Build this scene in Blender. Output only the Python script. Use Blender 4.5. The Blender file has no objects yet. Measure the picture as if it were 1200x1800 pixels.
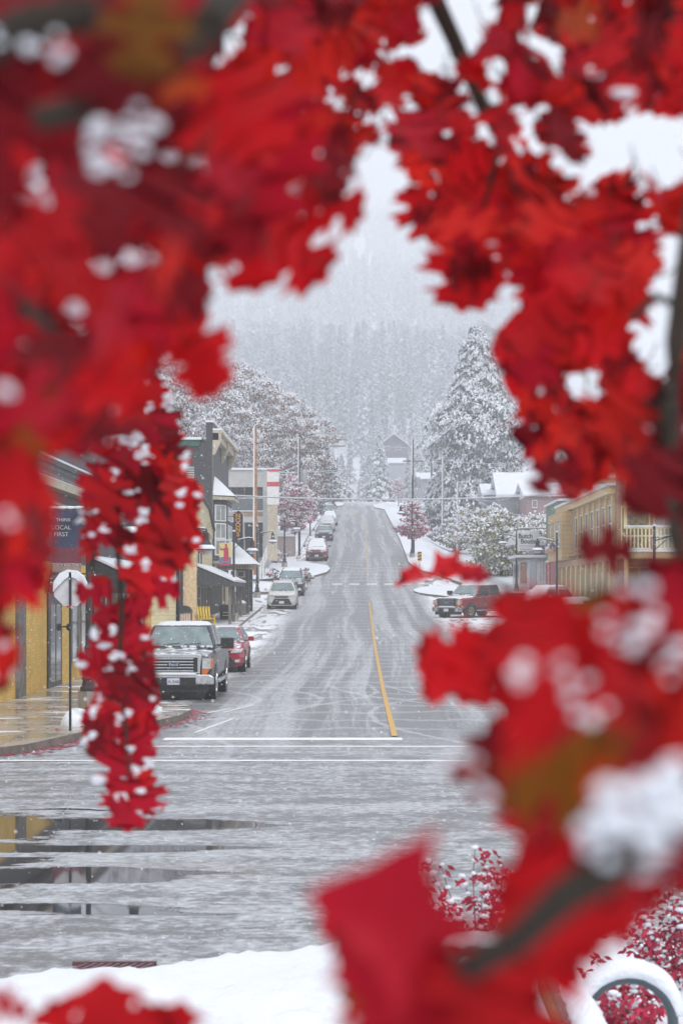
import bpy, math, random
import numpy as np
from mathutils import Vector, Matrix
random.seed(7); RNG = np.random.default_rng(7)
SC = bpy.context.scene; COL = SC.collection
F = 3500.0; CH = 2.65; PX, PY = 632.0, 1046.0       # camera model in the photo's pixels
R = math.radians

# ------------------------------------------------------------------ terrain
RY = [-60, 55, 80, 100, 125, 145, 168, 200, 300, 370, 395, 430, 480, 560, 640, 900, 1300, 2000, 2300, 2600]
RZ = [0, 0, .35, .9, 1.72, 3.2, 5.5, 8.1, 14.9, 20.0, 21.1, 21.2, 21.0, 25, 40, 84, 160, 335, 420, 500]
DY = [0, 105, 125, 152, 173, 200, 240, 300, 400]
DZ = [0, 0, .3, 1.2, 1.7, 2.2, 2.2, 1.2, 0]
def sm(a, b, x):
    t = np.clip((x - a) / (b - a), 0, 1); return t * t * (3 - 2 * t)
def g(x, y):
    z = np.interp(y, RY, RZ)
    d = np.interp(y, DY, DZ) * sm(5.0, 11.0, x)
    far = sm(480, 800, y)
    z = z + far * (14 * np.sin(x * .008 + 1.2) + 6 * np.sin(x * .021 + y * .01))
    return z - d
def hit(px, py, dz=0.0):
    D = 6.0
    while D < 2500:
        X = (px - PX) / F * D
        if CH + (PY - py) * D / F <= g(X, D) + dz: break
        D += .1 if D < 60 else .25
    X = (px - PX) / F * D
    return Vector((X, D, float(g(X, D)) + dz)), F / D
def P(px, py, D): return Vector(((px - PX) / F * D, D, CH + (PY - py) / F * D))

# ------------------------------------------------------------------ scene tree
def tag(o, label=None, cat=None, group=None, kind=None):
    if label: o['label'] = label
    if cat: o['category'] = cat
    if group: o['group'] = group
    if kind: o['kind'] = kind
    return o
def empty(name, loc=(0, 0, 0), rz=0.0, label=None, cat=None, group=None):
    o = bpy.data.objects.new(name, None); o.empty_display_size = .3
    o.location = loc; o.rotation_euler = (0, 0, rz); COL.objects.link(o)
    return tag(o, label, cat, group)
class MB:
    def __init__(s): s.v = []; s.f = []; s.m = []
    def add(s, vs, fs, mi=0):
        n = len(s.v); s.v += [tuple(v) for v in vs]; s.f += [tuple(i + n for i in f) for f in fs]; s.m += [mi] * len(fs)
    def box(s, x0, x1, y0, y1, z0, z1, mi=0):
        s.add([(x0,y0,z0),(x1,y0,z0),(x1,y1,z0),(x0,y1,z0),(x0,y0,z1),(x1,y0,z1),(x1,y1,z1),(x0,y1,z1)],
              [(0,3,2,1),(4,5,6,7),(0,1,5,4),(1,2,6,5),(2,3,7,6),(3,0,4,7)], mi)
    def obox(s, c, ux, uy, uz, hx, hy, hz, mi=0):
        c = Vector(c); ux = Vector(ux).normalized()*hx; uy = Vector(uy).normalized()*hy; uz = Vector(uz).normalized()*hz
        s.add([c+a*ux+b*uy+d*uz for d in (-1,1) for a,b in ((-1,-1),(1,-1),(1,1),(-1,1))],
              [(0,3,2,1),(4,5,6,7),(0,1,5,4),(1,2,6,5),(2,3,7,6),(3,0,4,7)], mi)
    def tube(s, pts, rad, n=8, mi=0, cap=True):
        pts = [Vector(p) for p in pts]
        if not hasattr(rad, '__len__'): rad = [rad] * len(pts)
        vs = []; fs = []
        for i, p in enumerate(pts):
            t = (pts[min(i+1, len(pts)-1)] - pts[max(i-1, 0)]).normalized()
            a = Vector((0,0,1)) if abs(t.z) < .9 else Vector((1,0,0))
            u = t.cross(a).normalized(); w = t.cross(u)
            for k in range(n):
                th = 2*math.pi*k/n; vs.append(p + (u*math.cos(th) + w*math.sin(th))*rad[i])
        for i in range(len(pts)-1):
            for k in range(n): fs.append((i*n+k, i*n+(k+1)%n, (i+1)*n+(k+1)%n, (i+1)*n+k))
        if cap: fs += [tuple(range(n))[::-1], tuple((len(pts)-1)*n+k for k in range(n))]
        s.add(vs, fs, mi)
    def lathe(s, prof, c=(0,0,0), n=12, mi=0):
        s.tube([(c[0], c[1], c[2]+z) for r, z in prof], 0.001, n, mi) if False else None
        vs = []; fs = []
        for r, z in prof:
            for k in range(n):
                th = 2*math.pi*k/n; vs.append((c[0]+r*math.cos(th), c[1]+r*math.sin(th), c[2]+z))
        for i in range(len(prof)-1):
            for k in range(n): fs.append((i*n+k, i*n+(k+1)%n, (i+1)*n+(k+1)%n, (i+1)*n+k))
        fs += [tuple(range(n))[::-1], tuple((len(prof)-1)*n+k for k in range(n))]
        s.add(vs, fs, mi)
    def loft(s, rings, mi=0, cap=True):
        n = len(rings[0]); vs = [p for r in rings for p in r]; fs = []
        for i in range(len(rings)-1):
            for k in range(n): fs.append((i*n+k, i*n+(k+1)%n, (i+1)*n+(k+1)%n, (i+1)*n+k))
        if cap: fs += [tuple(range(n))[::-1], tuple((len(rings)-1)*n+k for k in range(n))]
        s.add(vs, fs, mi)
    def quad(s, a, b, c, d, mi=0): s.add([a,b,c,d], [(0,1,2,3)], mi)
    def poly(s, pts, off, mi=0):
        """extrude a planar polygon by vector off"""
        n = len(pts); pts = [Vector(p) for p in pts]; off = Vector(off)
        s.add(pts + [p+off for p in pts], [tuple(range(n))[::-1], tuple(range(n, 2*n))] + [(i,(i+1)%n,n+(i+1)%n,n+i) for i in range(n)], mi)
    def blob(s, c, rx, ry, rz, mi=0, jit=.15, n=8, m=5, flat=0.0):
        vs = []; fs = []
        for i in range(m+1):
            ph = math.pi*i/m
            for k in range(n):
                th = 2*math.pi*k/n; j = 1 + random.uniform(-jit, jit)*(0 < i < m)
                z = math.cos(ph)*rz
                if z < -flat*rz and flat > 0: z = -flat*rz
                vs.append((c[0]+rx*math.sin(ph)*math.cos(th)*j, c[1]+ry*math.sin(ph)*math.sin(th)*j, c[2]+z*(j if i else 1)))
        for i in range(m):
            for k in range(n): fs.append((i*n+k, (i+1)*n+k, (i+1)*n+(k+1)%n, i*n+(k+1)%n))
        s.add(vs, fs, mi)
    def build(s, name, mats, parent=None, smooth=False, loc=None, bevel=0, sub=0):
        me = bpy.data.meshes.new(name); me.from_pydata(s.v, [], s.f)
        mats = mats if isinstance(mats, (list, tuple)) else [mats]
        for m in mats: me.materials.append(m)
        me.polygons.foreach_set('material_index', s.m)
        if smooth is True: me.polygons.foreach_set('use_smooth', [True]*len(s.f))
        me.update()
        if smooth == 'auto': me.shade_auto_smooth = None if False else None
        o = bpy.data.objects.new(name, me); COL.objects.link(o)
        if parent: o.parent = parent
        if loc: o.location = loc
        if bevel:
            b = o.modifiers.new('bevel', 'BEVEL'); b.width = bevel; b.segments = 2; b.limit_method = 'ANGLE'; b.angle_limit = R(35)
        if sub:
            b = o.modifiers.new('sub', 'SUBSURF'); b.levels = b.render_levels = sub
        return o
MB.build.__defaults__
def fastmesh(name, V, faces, n, mi, mats, parent=None, smooth=False):
    """V (k,3) array, faces (m,n) int array of n-gons"""
    me = bpy.data.meshes.new(name); V = np.asarray(V, np.float32); faces = np.asarray(faces, np.int32)
    me.vertices.add(len(V)); me.vertices.foreach_set('co', V.ravel())
    me.loops.add(faces.size); me.loops.foreach_set('vertex_index', faces.ravel())
    me.polygons.add(len(faces)); me.polygons.foreach_set('loop_start', np.arange(0, faces.size, n, dtype=np.int32))
    me.polygons.foreach_set('material_index', np.asarray(mi, np.int32))
    if smooth: me.polygons.foreach_set('use_smooth', np.ones(len(faces), bool))
    for m in mats: me.materials.append(m)
    me.update(calc_edges=True); me.validate()
    o = bpy.data.objects.new(name, me); COL.objects.link(o)
    if parent: o.parent = parent
    return o
def text(s, size, loc, rot, m, parent, name='lettering', ext=.004, sx=1.0, align='CENTER', bold=0):
    cu = bpy.data.curves.new(name, 'FONT'); cu.body = s; cu.size = size; cu.extrude = ext; cu.align_x = align; cu.align_y = 'CENTER'; cu.offset = bold
    t = bpy.data.objects.new(name, cu); COL.objects.link(t)
    dg = bpy.context.evaluated_depsgraph_get(); me = bpy.data.meshes.new_from_object(t.evaluated_get(dg))
    bpy.data.objects.remove(t); me.materials.clear(); me.materials.append(m)
    o = bpy.data.objects.new(name, me); COL.objects.link(o); o.parent = parent
    o.location = loc; o.rotation_euler = rot; o.scale = (sx, 1, 1)
    return o
def copy_tree(o, parent=None):
    c = o.copy(); COL.objects.link(c); c.parent = parent
    for ch in list(o.children): copy_tree(ch, c)
    return c

# ------------------------------------------------------------------ materials
class NT:
    def __init__(s, name):
        s.mat = bpy.data.materials.new(name); s.mat.use_nodes = True; s.t = s.mat.node_tree; s.t.nodes.clear()
        s.out = s.n('ShaderNodeOutputMaterial')
    def n(s, t, **k):
        x = s.t.nodes.new(t)
        for a, b in k.items(): setattr(x, a, b)
        return x
    def set(s, inp, v):
        if hasattr(v, 'is_output') or isinstance(v, bpy.types.NodeSocket): s.t.links.new(v, inp)
        elif v is not None:
            if isinstance(v, tuple) and len(v) == 3 and inp.type == 'RGBA': v = (*v, 1)
            inp.default_value = v
    def math(s, op, a, b=None, c=None, clamp=False):
        x = s.n('ShaderNodeMath', operation=op, use_clamp=clamp); s.set(x.inputs[0], a)
        if b is not None: s.set(x.inputs[1], b)
        if c is not None: s.set(x.inputs[2], c)
        return x.outputs[0]
    def pos(s):
        if not hasattr(s, '_p'):
            s._p = s.n('ShaderNodeTexCoord').outputs['Object']; x = s.n('ShaderNodeSeparateXYZ'); s.set(x.inputs[0], s._p); s._x = x.outputs
        return s._p, s._x
    def comb(s, a, b, c):
        x = s.n('ShaderNodeCombineXYZ')
        for i, v in enumerate((a, b, c)): s.set(x.inputs[i], v)
        return x.outputs[0]
    def noise(s, vec, scale, detail=4, rough=.55, dist=0):
        x = s.n('ShaderNodeTexNoise'); s.set(x.inputs['Vector'], vec); x.inputs['Scale'].default_value = scale
        x.inputs['Detail'].default_value = detail; x.inputs['Roughness'].default_value = rough; x.inputs['Distortion'].default_value = dist
        return x.outputs['Fac']
    def ramp(s, f, a, b):   # smoothstep a..b
        x = s.n('ShaderNodeMapRange', interpolation_type='SMOOTHSTEP'); s.set(x.inputs['Value'], f)
        x.inputs['From Min'].default_value = a; x.inputs['From Max'].default_value = b
        return x.outputs[0]
    def mix(s, f, a, b):
        x = s.n('ShaderNodeMix', data_type='RGBA'); s.set(x.inputs[0], f); s.set(x.inputs[6], a); s.set(x.inputs[7], b); return x.outputs[2]
    def mixf(s, f, a, b):
        x = s.n('ShaderNodeMix', data_type='FLOAT'); s.set(x.inputs[0], f); s.set(x.inputs[2], a); s.set(x.inputs[3], b); return x.outputs[0]
    def bump(s, h, strength=.3, dist=.02):
        x = s.n('ShaderNodeBump'); s.set(x.inputs['Height'], h); x.inputs['Strength'].default_value = strength; x.inputs['Distance'].default_value = dist
        return x.outputs[0]
    def bsdf(s, col, rough=.6, metal=0., normal=None, **k):
        b = s.n('ShaderNodeBsdfPrincipled'); s.set(b.inputs['Base Color'], col); s.set(b.inputs['Roughness'], rough); s.set(b.inputs['Metallic'], metal)
        if normal is not None: s.set(b.inputs['Normal'], normal)
        for a, v in k.items(): s.set(b.inputs[a.replace('_', ' ')], v)
        s.t.links.new(b.outputs[0], s.out.inputs[0]); s.b = b
        return s.mat
SNOWC = (.80, .825, .87)
def M(name, c, rough=.6, metal=0., var=.15, scale=6., snow=None, line=None, vert=False, bump=.15, coat=0, speck=0.):
    """plain procedural surface: colour wandering with noise; line = board pitch; snow = how easily snow lies on it"""
    s = NT(name); p, X = s.pos()
    nz = s.noise(p, scale, 5)
    d = tuple(x*(1-var) for x in c); l = tuple(min(1, x*(1+var)) for x in c)
    col = s.mix(s.ramp(nz, .3, .7), d, l); h = s.math('MULTIPLY', nz, .3)
    if line:
        ax = s.math('ADD', X[0], X[1]) if vert else X[2]
        fr = s.math('FRACT', s.math('DIVIDE', ax, line)); e = s.ramp(fr, .0, .14)
        col = s.mix(e, tuple(x*.55 for x in c), col); h = s.math('ADD', h, s.math('MULTIPLY', e, .8))
    if snow is not None:
        gn = s.n('ShaderNodeNewGeometry'); sx = s.n('ShaderNodeSeparateXYZ'); s.set(sx.inputs[0], gn.outputs['Normal'])
        f = s.math('ADD', sx.outputs[2], s.math('MULTIPLY', s.math('SUBTRACT', s.noise(p, 5., 4), .5), .9))
        f = s.ramp(f, 1-snow, 1-snow+.18); col = s.mix(f, col, SNOWC); rough = s.mixf(f, rough, .75)
    if speck:
        f = s.ramp(s.noise(p, 34., 2), .66, .72); col = s.mix(s.math('MULTIPLY', f, speck), col, SNOWC)
    kw = {}
    if coat: kw['Coat_Weight'] = coat
    return s.bsdf(col, rough, metal, s.bump(h, bump), **kw)
def siding(name, c, pitch=.14, **k): return M(name, c, line=pitch, **k)
def brick(name, c, mortar, w=.22, h=.075, var=.12):
    s = NT(name); p, X = s.pos()
    v = s.comb(s.math('ADD', X[0], X[1]), X[2], 0.0); b = s.n('ShaderNodeTexBrick'); s.set(b.inputs['Vector'], v)
    b.inputs['Scale'].default_value = 1; b.inputs['Brick Width'].default_value = w; b.inputs['Row Height'].default_value = h; b.inputs['Mortar Size'].default_value = .008
    s.set(b.inputs['Color1'], tuple(x*(1-var) for x in c)); s.set(b.inputs['Color2'], tuple(x*(1+var) for x in c)); s.set(b.inputs['Mortar'], mortar)
    col = s.mix(s.ramp(s.noise(p, .9, 5), .4, .75), b.outputs[0], tuple(x*.75 for x in c))
    return s.bsdf(col, .7, 0, s.bump(s.math('SUBTRACT', 1.0, b.outputs[1]), .4, .01))
def snowmat():
    s = NT('snow'); p, X = s.pos()
    h = s.math('ADD', s.noise(p, 3., 5), s.math('MULTIPLY', s.noise(p, 26., 3), .3))
    return s.bsdf(s.mix(s.noise(p, 1.1, 4), (.70, .73, .79), (.82, .845, .89)), .6, 0, s.bump(h, .5, .09))
SNOW = snowmat()
BLACK = M('black_paint', (.018, .019, .021), .4, speck=.25)
DARK = M('dark_rubber', (.02, .02, .021), .8)
GLASS = M('tinted_glass', (.05, .065, .07), .08, scale=1.2, var=.35, bump=.02)
WSCR = M('windscreen_glass', (.20, .26, .27), .12, scale=3, var=.2, bump=.02, speck=.25)
CHROME = M('chrome', (.6, .62, .64), .16, .95, var=.1, bump=.03)
STEEL = M('galvanised_steel', (.36, .37, .38), .5, .5, scale=3)
WHITEP = M('white_paint', (.74, .74, .72), .5, scale=3, var=.07)
CREAM = siding('cream_siding', (.62, .55, .34), .2, var=.06, scale=2)
WOOD = M('weathered_wood', (.22, .12, .06), .8, scale=4, var=.35, speck=.1)
GREYWOOD = M('grey_wood', (.16, .15, .14), .8, scale=4, var=.3, speck=.35)
BARK = M('bark', (.045, .036, .03), .9, scale=8, var=.4, snow=.5)
CONC = M('concrete', (.33, .31, .28), .6, scale=3, var=.2)
REDP = M('red_paint', (.32, .012, .02), .3, coat=.5, speck=.35)
# ------------------------------------------------------------------ ground, roads, pavements
def sheet(name, xs, ys, dz, m, zf=None):
    X, Y = np.meshgrid(xs, ys); Z = g(X, Y) + dz
    if zf is not None: Z = Z + zf(X, Y)
    V = np.stack([X, Y, Z], -1).reshape(-1, 3); nx = len(xs); ny = len(ys)
    i = (np.arange(ny-1)[:, None]*nx + np.arange(nx-1)[None]).ravel()
    o = fastmesh(name, V, np.stack([i, i+1, i+nx+1, i+nx], 1), 4, np.zeros(len(i)), [m], smooth=True)
    return tag(o, kind='structure')
yrows = np.unique(np.concatenate([np.arange(-60, 10, 5), np.arange(10, 440, 2.), np.arange(440, 900, 20), np.arange(900, 2500, 50)]))
xcols = np.unique(np.concatenate([np.arange(-560, -40, 20.), np.arange(-40, 40, 1.), np.arange(40, 561, 20.)]))
sheet('ground', xcols, yrows, -.08, SNOW)

def road_mat():
    s = NT('wet_slushy_asphalt'); p, X = s.pos(); x, y = X[0], X[1]
    big = s.noise(p, .25, 4); fine = s.noise(p, 9., 5, .65)
    # the tyre-swept lines run up the hill, and across it on the cross streets
    xw = s.math('ADD', x, s.math('MULTIPLY', s.noise(s.comb(s.math('MULTIPLY', x, .05), s.math('MULTIPLY', y, .03), 3.), 1., 2), 1.6))
    up = s.noise(s.comb(xw, s.math('MULTIPLY', y, .012), 0.), 1.05, 3, .55)
    upf = s.noise(s.comb(xw, s.math('MULTIPLY', y, .02), 7.), 4.5, 4, .65)
    yw = s.math('ADD', y, s.math('MULTIPLY', s.noise(s.comb(s.math('MULTIPLY', x, .12), s.math('MULTIPLY', y, .1), 5.), 1., 3), 3.))
    ac = s.noise(s.comb(s.math('MULTIPLY', x, .10), yw, 1.), .9, 4, .6)
    acf = s.noise(s.comb(s.math('MULTIPLY', x, .8), yw, 9.), 2.2, 7, .74)
    t1 = s.math('SUBTRACT', 1.0, s.ramp(y, 33., 41.))
    t2 = s.math('MULTIPLY', s.ramp(y, 129., 134.), s.math('SUBTRACT', 1.0, s.ramp(y, 146., 150.)))
    cross = s.math('MAXIMUM', t1, s.math('MULTIPLY', t2, .35))
    A = s.mixf(cross, s.math('ADD', s.math('MULTIPLY', up, .68), s.math('MULTIPLY', upf, .32)), s.math('ADD', .02, s.math('ADD', s.math('ADD', s.math('MULTIPLY', ac, .3), s.math('MULTIPLY', acf, .4)), s.math('MULTIPLY', s.noise(s.comb(s.math('MULTIPLY', x, 1.7), y, 2.), 2.0, 6, .7, 1.2), .3))))
    # curling tyre marks
    wv = s.n('ShaderNodeTexWave', wave_type='RINGS'); s.set(wv.inputs['Vector'], s.comb(s.math('MULTIPLY', x, .5), s.math('MULTIPLY', y, .12), 0.)); wv.inputs['Scale'].default_value = .9; wv.inputs['Distortion'].default_value = 5.; wv.inputs['Detail'].default_value = 3
    curl = s.ramp(wv.outputs['Fac'], .86, 1.); arcs = None
    for cx, cy_, r_, w_ in ((-15, 50, 14.3, .13), (-15, 50, 12.7, .13), (-16.5, 55, 17.2, .10), (24, 60, 23.6, .12), (24, 60, 25.2, .12), (-26, 33, 22.4, .12), (-26, 33, 24., .12), (22, 44, 22, .1), (4, 60, 30, .1), (4, 60, 31.6, .1), (-20, -60, 82, .1), (-20, -60, 83.7, .1), (30, 110, 94, .1), (30, 110, 92.3, .1)):
        dx = s.math('SUBTRACT', x, cx); dy = s.math('SUBTRACT', y, cy_); d = s.math('SQRT', s.math('ADD', s.math('MULTIPLY', dx, dx), s.math('MULTIPLY', dy, dy)))
        a_ = s.math('SUBTRACT', 1.0, s.math('DIVIDE', s.math('ABSOLUTE', s.math('SUBTRACT', s.math('ADD', d, s.math('MULTIPLY', big, .5)), r_)), w_)); arcs = a_ if arcs is None else s.math('MAXIMUM', arcs, a_)
    arcs = s.math('MULTIPLY', s.ramp(s.math('ADD', arcs, s.math('MULTIPLY', s.math('SUBTRACT', s.noise(p, 3.5, 4), .55), 1.8)), 0., .5), s.math('MULTIPLY', s.math('ADD', .35, s.math('MULTIPLY', s.ramp(y, 31., 37.), .65)), s.math('SUBTRACT', 1.0, s.ramp(y, 52., 66.))))
    sl = s.ramp(s.math('ADD', A, s.math('MULTIPLY', s.math('SUBTRACT', fine, .5), .22)), .43, .58)
    # parking bays and gutters keep more snow
    bayL = s.math('SUBTRACT', 1.0, s.ramp(s.math('ADD', x, s.math('MULTIPLY', big, .8)), -4.3, -3.3))
    bayR = s.ramp(s.math('SUBTRACT', x, s.math('MULTIPLY', big, 1.0)), 3.5, 4.6)
    bay = s.math('MULTIPLY', s.math('MAXIMUM', bayL, bayR), s.ramp(y, 58., 76.))
    bt = s.noise(s.comb(s.math('MULTIPLY', x, .9), s.math('MULTIPLY', y, .16), 4.), 1.0, 3, .5, 2.2)
    white = s.math('MULTIPLY', bay, s.ramp(bt, .40, .47))
    white = s.math('MAXIMUM', white, s.math('MULTIPLY', s.ramp(y, 330., 380.), .6))
    slush = s.mix(s.ramp(fine, .3, .75), (.30, .31, .33), (.60, .62, .65))
    asph = s.mix(s.ramp(s.noise(p, 40., 3), .3, .7), (.07, .07, .075), (.19, .19, .195))
    col = s.mix(s.math('MULTIPLY', sl, .88), asph, slush)
    col = s.mix(s.math('MULTIPLY', curl, s.math('MULTIPLY', s.math('SUBTRACT', 1.0, cross), .4)), col, (.5, .52, .55)); col = s.mix(s.math('MULTIPLY', arcs, .38), col, (.62, .64, .67))
    sandy = s.math('MULTIPLY', s.ramp(s.noise(p, .35, 4), .55, .75), .25)
    col = s.mix(sandy, col, (.24, .20, .16)); col = s.mix(white, col, (.82, .84, .88))
    rough = s.mixf(sl, .38, .62); rough = s.mixf(white, rough, .8)
    # water standing in the ruts of the near street
    yp = s.math('ADD', y, s.math('MULTIPLY', s.math('SUBTRACT', s.noise(s.comb(s.math('MULTIPLY', x, .22), y, 2.), .55, 4), .5), 2.4))
    pud = None
    for yc, w in ((23.1, .62), (21.1, .36), (18.75, .42), (16.7, .30)):
        b = s.math('SUBTRACT', 1.0, s.math('DIVIDE', s.math('ABSOLUTE', s.math('SUBTRACT', yp, yc)), w)); pud = b if pud is None else s.math('MAXIMUM', pud, b)
    pud = s.math('SUBTRACT', pud, s.math('MULTIPLY', s.ramp(s.math('ADD', x, s.math('MULTIPLY', big, 1.8)), -1.4, .6), 1.1))
    pud = s.math('MAXIMUM', pud, s.math('SUBTRACT', s.math('MULTIPLY', s.ramp(ac, .56, .64), s.math('MULTIPLY', t1, s.math('SUBTRACT', 1.0, s.ramp(x, -4., -2.)))), .35))
    wide = s.math('SUBTRACT', s.math('SUBTRACT', 1.0, s.math('DIVIDE', s.math('ABSOLUTE', s.math('SUBTRACT', yp, 22.7)), 2.1)), s.math('MULTIPLY', s.ramp(s.math('ADD', x, s.math('MULTIPLY', acf, 3.)), -2.6, -.6), 1.3)); pud = s.math('MAXIMUM', pud, s.math('SUBTRACT', wide, s.math('MULTIPLY', s.math('SUBTRACT', acf, .3), .9)))
    pud = s.ramp(s.math('ADD', pud, s.math('MULTIPLY', s.math('SUBTRACT', fine, .5), .9)), .12, .3)
    pud = s.math('MULTIPLY', pud, s.math('MULTIPLY', t1, s.ramp(y, 15.2, 16.)))
    col = s.mix(pud, col, (.03, .03, .032)); rough = s.mixf(pud, rough, .035)
    h = s.math('ADD', s.math('MULTIPLY', sl, .7), s.math('MULTIPLY', fine, .6))
    h = s.math('MULTIPLY', h, s.math('SUBTRACT', 1.0, pud))
    return s.bsdf(col, rough, 0, s.bump(h, .55, .03))
ROAD = road_mat()
sheet('cross_street', np.unique(np.concatenate([np.arange(-80, -12, 4.), np.arange(-12, 16, 1.), np.arange(16, 81, 4.)])), np.arange(8, 39, 1.), .0, ROAD)
sheet('road', np.arange(-9., 12, 1.), np.concatenate([np.arange(38, 132, 2.), [131]]), .0, ROAD)
sheet('upper_cross_street', np.arange(-60, 61, 2.), np.concatenate([[131], np.arange(132, 151, 2.)]), .0, ROAD)
sheet('upper_road', np.arange(-7., 7.1, 1.), np.arange(150, 431, 2.), .0, ROAD)

def mark(name, x0, x1, y0, y1, m, n=1, dz=.004):
    b = MB()
    for i in range(n):
        a = y0 + (y1-y0)*i/n; c = y0 + (y1-y0)*(i+1)/n
        b.quad((x0, a, g(x0, a)+dz), (x1, a, g(x1, a)+dz), (x1, c, g(x1, c)+dz), (x0, c, g(x0, c)+dz))
    return tag(b.build(name, m), kind='structure')
def worn(name, c, amt):
    s = NT(name); p, X = s.pos(); f = s.ramp(s.noise(s.comb(s.math('MULTIPLY', X[0], 1.6), s.math('MULTIPLY', X[1], .5), 0.), 3., 5, .7), amt, amt+.2)
    return s.bsdf(s.mix(f, c, (.36, .36, .37)), .5)
YEL = worn('worn_yellow_paint', (.60, .34, .05), .56); WLN = worn('worn_white_paint', (.82, .82, .80), .60)
# yellow centre line follows the 2 m rows of the road so it never sinks into it
YEL2 = worn('faded_yellow_paint', (.5, .36, .16), .46)
for a, b_, ym in ((37.2, 131, YEL), (152, 270, YEL2)):
    mark('yellow_line', .595, .705, a, b_, ym, int((b_-a)/2)*2, .02)
mark('stop_line', -3.6, .78, 36.35, 36.95, WLN)
mark('crosswalk_line', -3.9, 11, 34.75, 34.97, WLN); mark('crosswalk_line', -6.5, 12, 31.75, 31.97, WLN)
b = MB()
for i in range(7):
    x0 = -2.05 + i*1.28; b.quad(*[(x, y, g(x, y)+.012) for x, y in ((x0, 147.2), (x0+.75, 147.2), (x0+.75, 147.9), (x0, 147.9))])
tag(b.build('crossing_bars', WLN), kind='structure')
b = MB()
for x0, y0, x1, y1 in ((-3.2, 38.3, -2.75, 42.6), (-3.45, 44.6, -3.05, 46.5), (-3.1, 44.9, -2.6, 48), (-3.9, 62, -3.75, 66)):
    b.quad((x0, y0, .006), (x0+.07, y0, .006), (x1+.07, y1, .006), (x1, y1, .006))
tag(b.build('parking_line', WLN), kind='structure')

def paving():
    s = NT('wet_pavement'); p, X = s.pos()
    j1 = s.math('ABSOLUTE', s.math('SUBTRACT', s.math('FRACT', s.math('DIVIDE', X[0], 1.2)), .5)); j2 = s.math('ABSOLUTE', s.math('SUBTRACT', s.math('FRACT', s.math('DIVIDE', X[1], 1.5)), .5))
    joint = s.math('MAXIMUM', s.ramp(j1, .488, .494), s.ramp(j2, .488, .494))
    n1 = s.noise(p, .7, 5); wet = s.ramp(n1, .42, .62)
    col = s.mix(wet, (.36, .31, .25), (.24, .20, .155)); col = s.mix(joint, col, (.1, .09, .08))
    sn = s.noise(s.comb(s.math('MULTIPLY', X[0], .35), X[1], 0.), 1.0, 4, .6); sf = s.ramp(s.math('ADD', sn, s.math('MULTIPLY', s.ramp(X[1], 60., 140.), .22)), .56, .64)
    sf = s.math('MAXIMUM', sf, s.math('MULTIPLY', s.ramp(s.noise(p, 14., 3), .66, .70), .8))
    col = s.mix(sf, col, (.8, .82, .86)); rough = s.mixf(sf, s.mixf(wet, .35, .12), .8)
    return s.bsdf(col, rough, 0, s.bump(s.math('ADD', s.noise(p, 30., 3), s.math('MULTIPLY', sf, .6)), .12, .01))
PAVE = paving(); KERB = M('kerb_stone', (.17, .14, .115), .6, scale=5, var=.3, snow=.12)
def slab(name, ys, fa, fb, m, h=.15, nx=6, kind='structure', mound=0):
    """raised strip following the terrain between x=fa(y) and x=fb(y); the sides are its kerb"""
    vs = []; fs = []; mi = []
    for y in ys:
        a, c = fa(y), fb(y)
        if c < a + .02: c = a + .02
        for k in range(nx+1):
            x = a + (c-a)*k/nx; u = 4*(k/nx)*(1-k/nx); v = (y-ys[0])/(ys[-1]-ys[0]); 
            vs.append((x, y, float(g(x, y)) + h + mound*u*4*v*(1-v)))
    n = nx+1
    for j in range(len(ys)-1):
        for k in range(nx): fs.append((j*n+k, j*n+k+1, (j+1)*n+k+1, (j+1)*n+k)); mi.append(0)
    b = MB(); b.add(vs, fs); b.m = mi
    def side(idx):
        base = len(b.v)
        for i in idx: x, y, z = vs[i]; b.v.append((x, y, z)); b.v.append((x, y, float(g(x, y))-.1))
        for i in range(len(idx)-1): b.f.append((base+2*i, base+2*i+1, base+2*i+3, base+2*i+2)); b.m.append(1)
    side([j*n+nx for j in range(len(ys))]); side([j*n for j in range(len(ys))]); side(list(range(n))); side([(len(ys)-1)*n+k for k in range(n)])
    o = b.build(name, [m, KERB], smooth=False); return tag(o, kind=kind)
def curve(pts):
    xs, ys = zip(*pts)
    def f(y):
        return float(np.interp(y, xs, ys))
    return f
fb = curve([(30.4, -14), (31, -9), (31.6, -7), (32.2, -6.1), (33.5, -5.55), (35, -5.3), (36.5, -5.05), (38, -4.5), (39.6, -4.05), (41.5, -3.76), (43.5, -3.68), (45, -3.85), (46.2, -4.3), (47.2, -5.1), (48, -5.9), (49, -6.12), (127, -6.2), (129.5, -6.6), (130.8, -8.2)])
ys = list(np.concatenate([[30.4, 30.7], np.arange(31, 49, .4), np.arange(50, 129, 2), [129, 129.6, 130.2, 130.8]]))
slab('sidewalk', ys, lambda y: -16., fb, PAVE, nx=10)
fr = curve([(38, 14), (39, 12.5), (41, 12), (60, 10.6), (118, 10.6), (124, 10.8), (130, 12.5)])
slab('right_sidewalk', list(np.arange(38, 131, 2.)), fr, lambda y: 30., PAVE, nx=6)
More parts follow.
